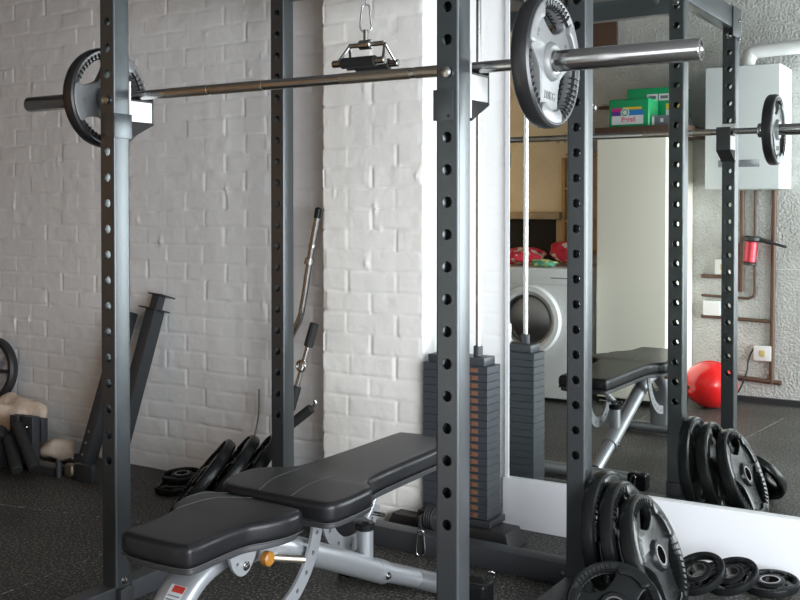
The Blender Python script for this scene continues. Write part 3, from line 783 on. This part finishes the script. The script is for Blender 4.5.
# front leg: broad flattened tube curving down
leg_pts = [(0.665, -0.14, 0.358), (0.665, -0.26, 0.352), (0.665, -0.36, 0.325), (0.665, -0.425, 0.262), (0.665, -0.455, 0.16), (0.665, -0.455, 0.045)]
bm = bmesh.new()
P = spline_pts(leg_pts, 6)
prof = []
for i in range(28):
    a = 2 * math.pi * i / 28; ca, sa = math.cos(a), math.sin(a)
    prof.append((math.copysign(abs(ca) ** 0.55, ca) * 0.050, math.copysign(abs(sa) ** 0.7, sa) * 0.0225))
rings = []
for i, p in enumerate(P):
    t = (P[min(i + 1, len(P) - 1)] - P[max(i - 1, 0)]).normalized(); u = Vector((1, 0, 0)).cross(t).normalized()
    rings.append([bm.verts.new(p + Vector((1, 0, 0)) * a + u * b) for a, b in prof])
for a, b in zip(rings[:-1], rings[1:]):
    for j in range(28): bm.faces.new((a[j], a[(j + 1) % 28], b[(j + 1) % 28], b[j]))
bm.faces.new(rings[0]); bm.faces.new(rings[-1][::-1])
ps.append(bmo('front_leg', bm, M_silver, smooth=50))
ps.append(cylo('front_foot', M_silver, None, (0.50, -0.455, 0.032), (0.83, -0.455, 0.032), 0.028, n=24))
for a, b in ((0.831, 0.87), (0.499, 0.46)):
    xa, xb = sorted((a, b)); bm = bmesh.new(); box(bm, xa, xb, -0.488, -0.422, 0.0, 0.066, bev=0.012, seg=3); ps.append(bmo('end_cap', bm, M_rubber, smooth=60))
# warning label on the leg, facing out and down the curve
i0 = 17
def leg_frame(s):
    i = min(int(s), len(P) - 2); f = s - i; p = P[i].lerp(P[i + 1], f)
    t = (P[min(i + 2, len(P) - 1)] - P[max(i - 1, 0)]).normalized(); u = Vector((1, 0, 0)).cross(t).normalized()
    return p, t, u
def leg_patch(name, s0, s1, x0, x1, off, m):
    bm = bmesh.new(); rows = []
    for k in range(7):
        p, t, u = leg_frame(s0 + (s1 - s0) * k / 6)
        sgn = 1 if (u.y < 0) else -1
        rows.append([bm.verts.new(Vector((x, p.y, p.z)) + u * sgn * (0.0225 + off)) for x in (x0, x1)])
    for a, b in zip(rows[:-1], rows[1:]): bm.faces.new((a[0], a[1], b[1], b[0]))
    bmesh.ops.solidify(bm, geom=bm.faces, thickness=0.0004)
    return bmo(name, bm, m)
lb = leg_patch('warning_label', 14.2, 19.5, 0.655, 0.700, 0.0006, M_label)
ps.append(lb)
rl = leg_patch('warning_band', 14.3, 15.2, 0.665, 0.699, 0.0012, M_redlab); ps.append(rl)
for k in range(9):
    ps.append(leg_patch('print_line', 15.7 + k * 0.42, 15.87 + k * 0.42, 0.659, 0.696 - (0.008 if k % 3 == 2 else 0), 0.0012, M_print))
put(be, *ps)

# ------------------------------------------------------------ corner: bars and handles behind the left rear upright
ez = thing('curl_bar', 'bent chrome curl bar with a black end cap standing in the brick corner', 'curl bar', (-0.15, 1.02, 0.0))
ps = [tubeo('bar', M_chrome, None, [(-0.150, 1.05, 0.005), (-0.157, 1.05, 0.30), (-0.167, 1.05, 0.52), (-0.162, 1.05, 0.64), (-0.118, 1.06, 0.735), (-0.100, 1.065, 0.82), (-0.075, 1.070, 0.97), (-0.043, 1.075, 1.13)], 0.0125, n=16, k=6),
      cylo('end_cap', M_rubber, None, (-0.045, 1.074, 1.12), (-0.037, 1.076, 1.165), 0.0135, n=20, ch=0.006),
      cylo('collar', M_chrome_r, None, (-0.080, 1.068, 0.945), (-0.075, 1.069, 0.97), 0.019, n=24, ch=0.002),
      cylo('collar', M_chrome_r, None, (-0.066, 1.071, 1.01), (-0.063, 1.072, 1.025), 0.016, n=24, ch=0.002)]
put(ez, *ps)
tb = thing('triceps_bar', 'short chrome swivel bar with two black grips leaning in the brick corner', 'cable handle', (-0.13, 1.02, 0.4))
a = Vector((-0.095, 0.975, 0.405)); b = Vector((-0.030, 1.040, 0.725)); d = b - a
ps = [cylo('rod', M_chrome, None, a, b, 0.010, n=16),
      cylo('grip', M_foam, None, a + d * 0.72, b, 0.018, n=20, ch=0.004), cylo('grip', M_foam, None, a - d * .02, a + d * 0.26, 0.018, n=20, ch=0.004),
      cylo('swivel', M_chrome_r, None, a + d * 0.44, a + d * 0.56, 0.017, n=20, ch=0.003),
      tubeo('eye', M_chrome_r, None, [tuple(a + d * .5 + Vector((0.02 * math.cos(t), -0.012, 0.02 * math.sin(t)))) for t in [i * math.pi / 4 for i in range(8)]], 0.004, n=8, k=3, closed=True)]
put(tb, *ps)
vb = thing('v_handle', 'angled black-grip handle resting low in the brick corner', 'cable handle', (-0.1, 1.03, 0.35))
ps = [cylo('grip', M_foam, None, (-0.150, 1.005, 0.312), (-0.045, 1.040, 0.400), 0.019, n=20, ch=0.004),
      tubeo('rod', M_chrome_r, None, [(-0.17, 0.998, 0.295), (-0.15, 1.005, 0.312), (-0.04, 1.042, 0.404), (-0.034, 1.044, 0.43)], 0.008, n=12, k=5)]
put(vb, *ps)
wr = tubeo('hook_rod', M_chrome, None, [(-0.405, 1.16, 0.42), (-0.41, 1.16, 0.30), (-0.43, 1.13, 0.15), (-0.45, 1.10, 0.0)], 0.004, n=8)
tag(wr, 'thin chrome rod leaning on the brick wall left of the left rear upright', 'rod')

# ------------------------------------------------------------ left wall: leaning arms, wheel, cloth, stands
def arm_beam(base, top, label, fl=True):
    r = thing('safety_arm', label, 'rack arm', base)
    base = Vector(base); top = Vector(top); d = top - base; L = d.length
    z = d.normalized(); x = Vector((1, 0, 0)); x = (x - z * x.dot(z)).normalized(); y = z.cross(x)
    Mx = Matrix((( x.x, y.x, z.x, 0), (x.y, y.y, z.y, 0), (x.z, y.z, z.z, 0), (0, 0, 0, 1)))
    ps = []
    bm = bmesh.new(); box(bm, -0.028, 0.028, -0.032, 0.032, 0.0, L, bev=0.004); bmesh.ops.transform(bm, matrix=Mx, verts=bm.verts); ps.append(bmo('beam', bm, M_steel_b))
    bm = bmesh.new(); box(bm, 0.0282, 0.0290, -0.030, 0.030, 0.02, L - 0.01); bmesh.ops.transform(bm, matrix=Mx, verts=bm.verts); ps.append(bmo('lit_side_skin', bm, M_steel))  # lighter skin paints in the brighter light on the window-facing side
    if fl:
        bm = bmesh.new(); box(bm, -0.055, 0.045, -0.05, 0.045, L + 0.0005, L + 0.006); box(bm, -0.022, 0.020, -0.02, 0.02, L + 0.006, L + 0.065); box(bm, -0.03, 0.06, -0.04, 0.04, L + 0.065, L + 0.070)
        bmesh.ops.transform(bm, matrix=Mx, verts=bm.verts); ps.append(bmo('end_flange', bm, M_steel_b))
    for k in range(3):
        bm = bmesh.new(); p = Mx @ Vector((0.0, -0.033, 0.06 + k * 0.05)); lathe(bm, [(0, 0), (0.007, 0), (0.007, .004), (0, .005)], 12, p, Mx @ Vector((0, -1, 0))); ps.append(bmo('bolt', bm, M_chrome_r))
    for o in ps: o.parent = r
    return r
arm_beam((-1.02, 0.93, 0.03), (-0.97, 1.135, 0.715), 'black square beam with a flanged top leaning on the brick wall')
arm_beam((-1.20, 0.94, 0.03), (-1.135, 1.135, 0.70), 'black square beam leaning on the brick wall, half hidden by an upright', fl=False)
tag(boxo('beam_foot', M_steel, None, -1.18, -1.07, 0.865, 0.895, 0.0, 0.075, bev=0.004), 'dark flat bar on the floor at the feet of the leaning beams', 'steel bar')

wh = thing('wheel', 'round dark-tyred wheel with mottled grey disc at the left edge by the brick wall', 'wheel', (-2.075, 1.12, 0.362))
ps = []
bm = bmesh.new(); lathe(bm, [(0.128, -0.018), (0.150, -0.024), (0.160, -0.012), (0.160, 0.012), (0.150, 0.024), (0.128, 0.018)], 48, (0, 0, 0), (0, -1, 0), closed=True); ps.append(bmo('tyre', bm, M_rubber_m))
bm = bmesh.new(); lathe(bm, [(0, -0.006), (0.04, -0.006), (0.10, -0.002), (0.129, -0.010), (0.129, 0.010), (0.10, 0.006), (0, 0.006)], 48, (0, 0, 0), (0, 1, 0)); ps.append(bmo('disc', bm, M_alloy))
bm = bmesh.new()
for a in range(0, 360, 90):
    Mx = Matrix.Rotation(R(a), 4, 'Y'); box(bm, 0.02, 0.125, -0.018, -0.008, -0.009, 0.009, bev=0.003, mtx=Mx)
ps.append(bmo('spokes', bm, M_rubber_m))
bm = bmesh.new(); lathe(bm, [(0, 0.022), (0.022, 0.022), (0.026, 0.016), (0.026, 0.0), (0, 0)], 24, (0, 0, 0), (0, -1, 0)); ps.append(bmo('hub', bm, M_rubber_m))
for o in ps: o.parent = wh
wh.rotation_euler = (R(-6), 0, R(4))

def cloth_blob(name, m, c, s, seed, amp=0.22, sub=4):
    bm = bmesh.new(); bmesh.ops.create_icosphere(bm, subdivisions=sub, radius=1)
    rn = random.Random(seed); dirs = [(Vector((rn.gauss(0, 1), rn.gauss(0, 1), rn.gauss(0, 1))).normalized(), rn.uniform(2, 5), rn.uniform(0, 6)) for _ in range(9)]
    for v in bm.verts:
        n = v.co.normalized(); f = 1
        for d, fr, ph in dirs: f += amp / 5 * math.sin(n.dot(d) * fr * 2 + ph) * (1.2 if fr > 4 else 1)
        p = n * f
        v.co = Vector((c[0] + p.x * s[0], c[1] + p.y * s[1], max(0.001, c[2] + p.z * s[2])))
    return bmo(name, bm, m, smooth=180)
tag(cloth_blob('dust_sheet', M_beige, (-1.83, 1.055, 0.13), (0.20, 0.095, 0.135), 5), 'crumpled beige cloth bundle heaped below the wheel by the wall', 'cloth')
tag(cloth_blob('cloth_fold', M_beige, (-1.52, 1.06, 0.05), (0.10, 0.07, 0.05), 8), 'smaller fold of beige cloth on the floor behind the black clamp', 'cloth')
dp = thing('dip_attachment', 'black steel bracket with round foam-covered bars on the floor at the left', 'rack attachment', (-1.52, 0.86, 0.0))
ps = [boxo('plate', M_steel_b, None, -1.600, -1.545, 0.86, 0.90, 0.0, 0.235, bev=0.004), boxo('plate', M_steel_b, None, -1.515, -1.445, 0.86, 0.90, 0.0, 0.240, bev=0.004),
      boxo('cross_piece', M_steel_b, None, -1.62, -1.44, 0.905, 0.94, 0.12, 0.225, bev=0.004),
      cylo('foam_bar', M_foam, None, (-1.575, 0.835, 0.140), (-1.425, 0.765, 0.028), 0.026, n=24, ch=0.004),
      cylo('foam_bar', M_foam, None, (-1.525, 0.842, 0.205), (-1.355, 0.80, 0.040), 0.025, n=24, ch=0.004),
      cylo('foam_bar', M_foam, None, (-1.60, 0.83, 0.17), (-1.80, 0.76, 0.035), 0.030, n=24, ch=0.004),
      bolt('bolt', (-1.572, 0.8595, 0.19), (0, -1, 0), r=0.007), bolt('bolt', (-1.480, 0.8595, 0.195), (0, -1, 0), r=0.007),
      boxo('base', M_steel_b, None, -1.75, -1.30, 0.86, 0.93, 0.0, 0.035, bev=0.004), boxo('side_panel', M_steel_b, None, -1.66, -1.62, 0.80, 0.94, 0.0, 0.16, bev=0.004)]
put(dp, *ps)
cl = thing('spring_clip', 'small dark metal clip stand on the floor between the black bracket and leaning beam', 'clip', (-1.25, 0.90, 0.0))
ps = [cylo('post', M_steel_b, None, (-1.272, 0.86, 0.0), (-1.272, 0.86, 0.075), 0.013, n=16, ch=0.002),
      tubeo('wire', M_chrome_r, None, [(-1.29, 0.87, 0.06), (-1.262, 0.86, 0.072), (-1.23, 0.86, 0.082), (-1.19, 0.865, 0.095)], 0.006, n=8),
      boxo('saddle', M_knurl, None, -1.262, -1.205, 0.875, 0.91, 0.0, 0.06, bev=0.018, seg=3)]
put(cl, *ps)

# ------------------------------------------------------------ far side of the room (seen in the mirror)
# boiler on the roughcast wall
bl = thing('boiler', 'white wall-hung boiler on the roughcast wall with a bent flue on top', 'boiler', (0.85, -1.45, 1.27))
ps = [boxo('casing', M_greywhite, None, 0.663, 1.078, -1.598, -1.27, 1.271, 1.970, bev=0.008, seg=3),
      boxo('control_strip', M_alloy, None, 0.74, 0.97, -1.2695, -1.266, 1.395, 1.435, bev=0.001),
      boxo('front_seam', M_frame, None, 0.668, 1.072, -1.2698, -1.2685, 1.452, 1.455),
      tubeo('flue', M_white, None, [(0.865, -1.44, 1.970), (0.865, -1.44, 2.01), (0.882, -1.44, 2.05), (0.925, -1.44, 2.07), (1.33, -1.44, 2.08)], 0.040, n=24, k=6)]
put(bl, *ps)
# fridge
fr = thing('fridge', 'tall cream fridge-freezer standing against the wall behind the bench', 'fridge', (0.29, -1.33, 0))
bm = bmesh.new(); box(bm, 0.080, 0.503, -1.595, -1.13, 0.03, 1.575, bev=0.010, seg=3)
ps = [bmo('cabinet', bm, M_cream), boxo('door', M_cream, None, 0.080, 0.503, -1.124, -1.070, 0.17, 1.572, bev=0.014, seg=3), boxo('door', M_cream, None, 0.080, 0.503, -1.124, -1.070, 0.04, 0.162, bev=0.014, seg=3),
      boxo('foot', M_rubber_m, None, 0.10, 0.46, -1.58, -1.16, 0.0, 0.0295)]
put(fr, *ps)
tag(boxo('tray', M_brown, None, 0.055, 0.60, -1.56, -1.10, 1.5755, 1.640, bev=0.004), 'dark shallow tray on top of the cream fridge', 'tray')
# detergent boxes
def prints(root_name, lab, x0, x1, y0, y1, z0, z1, rotz):
    r = thing(root_name, lab, 'detergent box', ((x0 + x1) / 2, (y0 + y1) / 2, z0))
    cx, cy = (x0 + x1) / 2, (y0 + y1) / 2
    b = boxo('tub', M_plastic_g, None, x0 - cx, x1 - cx, y0 - cy, y1 - cy, 0, z1 - z0, bev=0.01, seg=3); b.parent = r
    r.rotation_euler = (0, 0, R(rotz))
    return r, (x1 - x0) / 2, (y1 - y0) / 2, z1 - z0
r, hx_, hy_, hz_ = prints('detergent_box', 'green detergent tub with a colourful washing-capsule label on the fridge tray', 0.130, 0.380, -1.29, -1.14, 1.641, 1.805, 3)
def patch(root, name, m, x0, x1, z0, z1, y, dy=0.001):
    o = boxo(name, m, None, x0, x1, y - dy, y, z0, z1); o.parent = root; return o
# (seen mirrored: local +x lies to the right in the mirror as well)
patch(r, 'label', M_label, -0.105, 0.090, 0.014, 0.066, hy_ + 0.0015)
patch(r, 'label', M_purple, -0.105, -0.050, 0.066, 0.092, hy_ + 0.0015)
patch(r, 'label', M_magenta, -0.105, -0.040, 0.092, 0.112, hy_ + 0.0015)
patch(r, 'label', M_blue, -0.010, 0.090, 0.060, 0.098, hy_ + 0.0013)
patch(r, 'label', M_yel, -0.035, 0.080, 0.100, 0.115, hy_ + 0.0015)
bm = bmesh.new(); lathe(bm, [(0, 0.003), (0.026, 0.003), (0.026, 0.0)], 24, (-0.022, hy_, 0.084), (0, 1, 0)); o = bmo('badge', bm, M_label); o.parent = r
bm = bmesh.new(); lathe(bm, [(0.014, 0.0036), (0.020, 0.0036), (0.020, 0.0)], 24, (-0.022, hy_, 0.084), (0, 1, 0)); o = bmo('badge_ring', bm, M_plastic_g); o.parent = r
bm = text_mesh('Persil', 0.040, 0.0006, 0.0012)
bmesh.ops.transform(bm, matrix=Matrix.Translation((0.0, hy_ + 0.0022, 0.042)) @ Matrix.Rotation(R(90), 4, 'X') @ Matrix.Scale(1, 4), verts=bm.verts)
o = bmo('lettering', bm, M_pink, smooth=0); o.parent = r
r2, hx2, hy2, hz2 = prints('detergent_box', 'larger green detergent carton standing behind the labelled tub on the fridge', 0.170, 0.510, -1.50, -1.335, 1.641, 1.885, -2)
for i in range(3): patch(r2, 'window', M_label, -0.045 + i * 0.072, 0.020 + i * 0.072, 0.165, 0.205, hy2 + 0.0015)
for i in range(3): patch(r2, 'symbol', M_print, -0.035 + i * 0.072, 0.010 + i * 0.072, 0.175, 0.194, hy2 + 0.0030)
patch(r2, 'label', M_yel, 0.070, 0.165, 0.110, 0.145, hy2 + 0.0015)
patch(r2, 'label', M_label, 0.070, 0.155, 0.072, 0.108, hy2 + 0.0015)
bx = thing('small_carton', 'small black and white carton beside the green tub on the fridge tray', 'carton', (0.435, -1.20, 1.641))
b = boxo('carton', M_print, None, -0.055, 0.09, -0.04, 0.04, 0, 0.060, bev=0.002); b.parent = bx
patch(bx, 'label', M_label, -0.050, -0.035, 0.006, 0.055, 0.0412); patch(bx, 'label', M_label, 0.000, 0.018, 0.020, 0.042, 0.0412)
tag(cylo('dark_bowl', M_rubber_m, None, (0.57, -1.24, 1.6405), (0.57, -1.24, 1.69), 0.035, r2=0.012, n=20), 'small dark cone-shaped lid at the end of the fridge tray', 'lid')

# washing machine
wm = thing('washing_machine', 'white front-loading washing machine with a chrome-ringed round door', 'washing machine', (-0.31, -1.27, 0))
bm = bmesh.new(); box(bm, -0.60, -0.005, -1.585, -0.965, 0.02, 0.800, bev=0.010, seg=3)
ps = [bmo('body', bm, M_white),
      boxo('control_panel', M_white, None, -0.597, -0.008, -0.9655, -0.955, 0.705, 0.793, bev=0.004), boxo('drawer_handle', M_alloy, None, -0.16, -0.05, -0.9545, -0.951, 0.740, 0.747),
      boxo('foot', M_rubber_m, None, -0.58, -0.02, -1.56, -0.99, 0.0, 0.0195)]
c = (-0.307, -0.960, 0.484)
bm = bmesh.new(); lathe(bm, [(0.155, -0.004), (0.158, 0.018), (0.178, 0.030), (0.205, 0.026), (0.212, 0.010), (0.214, -0.004)], 56, c, (0, 1, 0)); ps.append(bmo('door_ring', bm, M_white))
bm = bmesh.new(); lathe(bm, [(0.140, 0.004), (0.146, 0.020), (0.156, 0.022), (0.160, 0.012)], 56, c, (0, 1, 0)); ps.append(bmo('chrome_ring', bm, M_drum))
bm = bmesh.new(); lathe(bm, [(0, 0.026), (0.05, 0.024), (0.10, 0.014), (0.13, 0.002), (0.145, -0.002)], 56, c, (0, 1, 0)); ps.append(bmo('door_glass', bm, M_drum))
put(wm, *ps)
tag(cloth_blob('laundry', M_clothes, (-0.46, -1.22, 0.855), (0.13, 0.15, 0.052), 3, sub=4), 'red patterned laundry heap on top of the washing machine, at its left', 'laundry')
tag(cloth_blob('laundry', M_clothes, (-0.20, -1.30, 0.884), (0.10, 0.12, 0.075), 13, sub=4), 'taller red and white laundry bundle on the right of the washing machine top', 'laundry')
tag(cloth_blob('folded_cloth', M_clothes2, (-0.25, -1.04, 0.826), (0.085, 0.055, 0.024), 4, sub=4), 'green and yellow folded cloth at the front of the washing machine top', 'laundry')
# timber-framed cupboard on the cream wall; a flat black panel paints the recess shade
cb = thing('cupboard', 'open dark cupboard with a pale timber frame on the wall above the washing machine', 'cupboard', (-0.53, -1.6, 1.1))
ps = [boxo('recess_shade_panel', M_dark, None, -0.90, -0.405, -1.5985, -1.590, 0.81, 1.085), boxo('shelf_board', M_wood2, None, -0.95, -0.34, -1.5985, -1.50, 1.09, 1.135, bev=0.003),
      boxo('frame_side', M_wood2, None, -0.400, -0.345, -1.5985, -1.588, 0.81, 1.089, bev=0.003), boxo('frame_side', M_wood2, None, -0.95, -0.905, -1.5985, -1.588, 0.81, 1.089, bev=0.003)]
put(cb, *ps)
tag(boxo('wooden_board', M_brown, None, -0.60, 0.018, -1.598, -1.57, 2.085, 2.40, bev=0.003), 'dark brown board fixed high on the wall left of the roughcast', 'board')
tag(boxo('shelf_rail', M_brown, None, -0.10, 0.20, -1.598, -1.565, 1.795, 1.815, bev=0.002), 'thin brown wooden rail on the wall above the fridge', 'rail')
bk = thing('shelf_unit', 'narrow yellowish timber shelf unit between the washing machine and the fridge', 'shelf unit', (-0.17, -1.4, 0))
ps = [boxo('side_panel', M_wood2, None, -0.02, 0.0, -1.59, -1.53, 0.86, 1.62, bev=0.002), boxo('back_panel', M_yel if False else M_wood2, None, -0.315, -0.02, -1.597, -1.585, 0.86, 1.49)]
for z in (0.87, 1.07, 1.28, 1.4995): ps.append(boxo('shelf', M_wood, None, -0.315, -0.0205, -1.5845, -1.535, z, z + 0.018, bev=0.001))
ps.append(boxo('side_panel', M_wood, None, -0.338, -0.3155, -1.59, -1.53, 0.86, 1.49, bev=0.002))
put(bk, *ps)
pt = thing('potted_plant', 'small plant with arching striped leaves on the yellowish shelf unit', 'plant', (-0.30, -1.52, 1.519))
ps = [latheo('pot', M_brown, None, [(0, 0), (0.03, 0), (0.042, 0.06), (0.046, 0.062), (0.036, 0.055), (0, 0.05)], n=20, p=(-0.26, -1.56, 1.5185))]
for i in range(12):
    a = 2 * math.pi * i / 12 + 0.3; L = random.uniform(0.10, 0.15); bm = bmesh.new()
    P_ = [Vector((-0.26 + math.cos(a) * L * t, -1.55 + abs(math.sin(a)) * L * t * .9, 1.575 + 0.085 * math.sin(min(1, t) * 2.4) - 0.05 * t)) for t in (0, .25, .5, .75, 1)]
    P_ = spline_pts(P_, 3); n_ = len(P_); s_ = Vector((-math.sin(a), math.cos(a), 0))
    rows = [[bm.verts.new(p + s_ * 0.009 * math.sin(math.pi * (0.08 + 0.92 * k / n_))), bm.verts.new(p - s_ * 0.009 * math.sin(math.pi * (0.08 + 0.92 * k / n_)))] for k, p in enumerate(P_)]
    for q, q2 in zip(rows[:-1], rows[1:]): bm.faces.new((q[0], q[1], q2[1], q2[0]))
    bmesh.ops.solidify(bm, geom=bm.faces, thickness=0.001)
    ps.append(bmo('leaf', bm, M_leaf))
put(pt, *ps)

# pipework on the roughcast wall
def pipe(label, pts, r=0.011, m=None, n=12, k=1, name='pipe'):
    o = tubeo(name, m or M_copper, None, pts, r, n=n, k=k, smooth=k > 1); return tag(o, label, 'pipe')
YW = -1.588
pipe('brown copper pipe dropping from the boiler behind the right front upright in the mirror', [(0.800, YW, 1.268), (0.800, YW, 0.66)], 0.015)
pipe('thin dark pipe dropping from the boiler and bending left at its foot', [(0.875, YW, 1.268), (0.875, YW, 0.66), (0.868, YW, 0.632), (0.84, YW, 0.620), (0.56, YW, 0.628)], 0.008)
pipe('thick brown pipe dropping from the boiler down to the floor skirting pipe', [(0.985, YW, 1.268), (0.975, YW, 0.12)], 0.015)
pipe('horizontal brown pipe crossing to the thick vertical pipe at knee height', [(0.56, YW, 0.500), (0.965, YW + .004, 0.490)], 0.011)
pipe('upper short brown pipe stub running left behind the mirrored upright', [(0.56, YW, 0.745), (0.70, YW, 0.745)], 0.012)
pipe('lowest dark brown pipe running just above the floor to a capped end', [(0.58, YW, 0.152), (1.03, YW, 0.130)], 0.014)
pipe('thin grey conduit line across the roughcast wall to the right of the thick pipe', [(0.99, -1.594, 0.80), (1.32, -1.594, 0.80)], 0.003, M_frame)
pipe('old pipe clip block of flaking mortar beside the brown pipe', [(0.775, -1.592, 0.95), (0.778, -1.592, 0.66)], 0.012, M_rust)
tag(tubeo('cable', M_rubber_m, None, [(0.925, -1.585, 0.345), (0.88, -1.58, 0.33), (0.845, -1.575, 0.26), (0.835, -1.57, 0.18), (0.80, -1.56, 0.08), (0.75, -1.54, 0.006)], 0.005, n=8), 'black cable curving down from the lower wall socket to the floor', 'cable')
tag(tubeo('cable', M_rubber_m, None, [(0.70, -1.585, 0.36), (0.735, -1.58, 0.30), (0.745, -1.57, 0.22), (0.72, -1.56, 0.15), (0.70, -1.55, 0.11)], 0.005, n=8), 'short black cable looping down behind the red ball', 'cable')
def socket(x, z, lab, w_=0.05, y_c=True):
    s = thing('wall_socket', lab, 'wall socket', (x, -1.60, z))
    a = boxo('box', M_frame, None, -w_, w_, 0.0, 0.035, -0.045, 0.045, bev=0.005); a.parent = s
    if y_c:
        b = boxo('switch', M_swyel, None, -0.015, 0.015, 0.0355, 0.040, -0.018, 0.018, bev=0.003); b.parent = s
    return s
socket(0.925, 0.300, 'small grey socket box with a yellow switch low on the roughcast wall')
socket(0.695, 0.805, 'pale socket box with a yellow switch behind the mirrored upright')
socket(0.625, 0.553, 'grey junction box on the brown pipe at knee height', y_c=False)
vl = thing('cordless_tool', 'red and black hand tool hanging on the pipes below the boiler', 'tool', (0.86, -1.55, 0.91))
ps = [cylo('body', M_redmetal, None, (0.873, -1.515, 0.965), (0.862, -1.515, 0.842), 0.036, n=28, ch=0.004),
      cylo('head', M_rubber_m, None, (0.874, -1.515, 0.966), (0.876, -1.515, 0.995), 0.050, n=28, ch=0.006),
      cylo('base', M_rubber_m, None, (0.8615, -1.515, 0.841), (0.860, -1.515, 0.825), 0.038, n=28, ch=0.004),
      tubeo('lever', M_rubber_m, None, [(0.90, -1.515, 0.978), (0.96, -1.51, 0.965), (1.07, -1.50, 0.935)], [0.016] * 4 + [0.013] * 4 + [0.008] * 5, n=12, k=6)]
put(vl, *ps)
rb = thing('red_ball', 'large glossy red ball on the floor against the roughcast wall', 'ball', (0.68, -1.29, 0.0))
bm = bmesh.new(); bmesh.ops.create_uvsphere(bm, u_segments=40, v_segments=24, radius=0.135)
for v in bm.verts: v.co = Vector((0.70 + v.co.x * 1.12, -1.29 + v.co.y, 0.135 + v.co.z))
ps = [bmo('shell', bm, M_red, smooth=180), tubeo('rib', M_red, None, [(0.70 + 0.151 * math.cos(t), -1.29, 0.136 + 0.136 * math.sin(t)) for t in [i * math.pi / 12 for i in range(24)]], 0.003, n=6, k=2, closed=True),
      cylo('valve', M_brown, None, (0.600, -1.195, 0.125), (0.596, -1.189, 0.125), 0.012, n=12)]
put(rb, *ps)
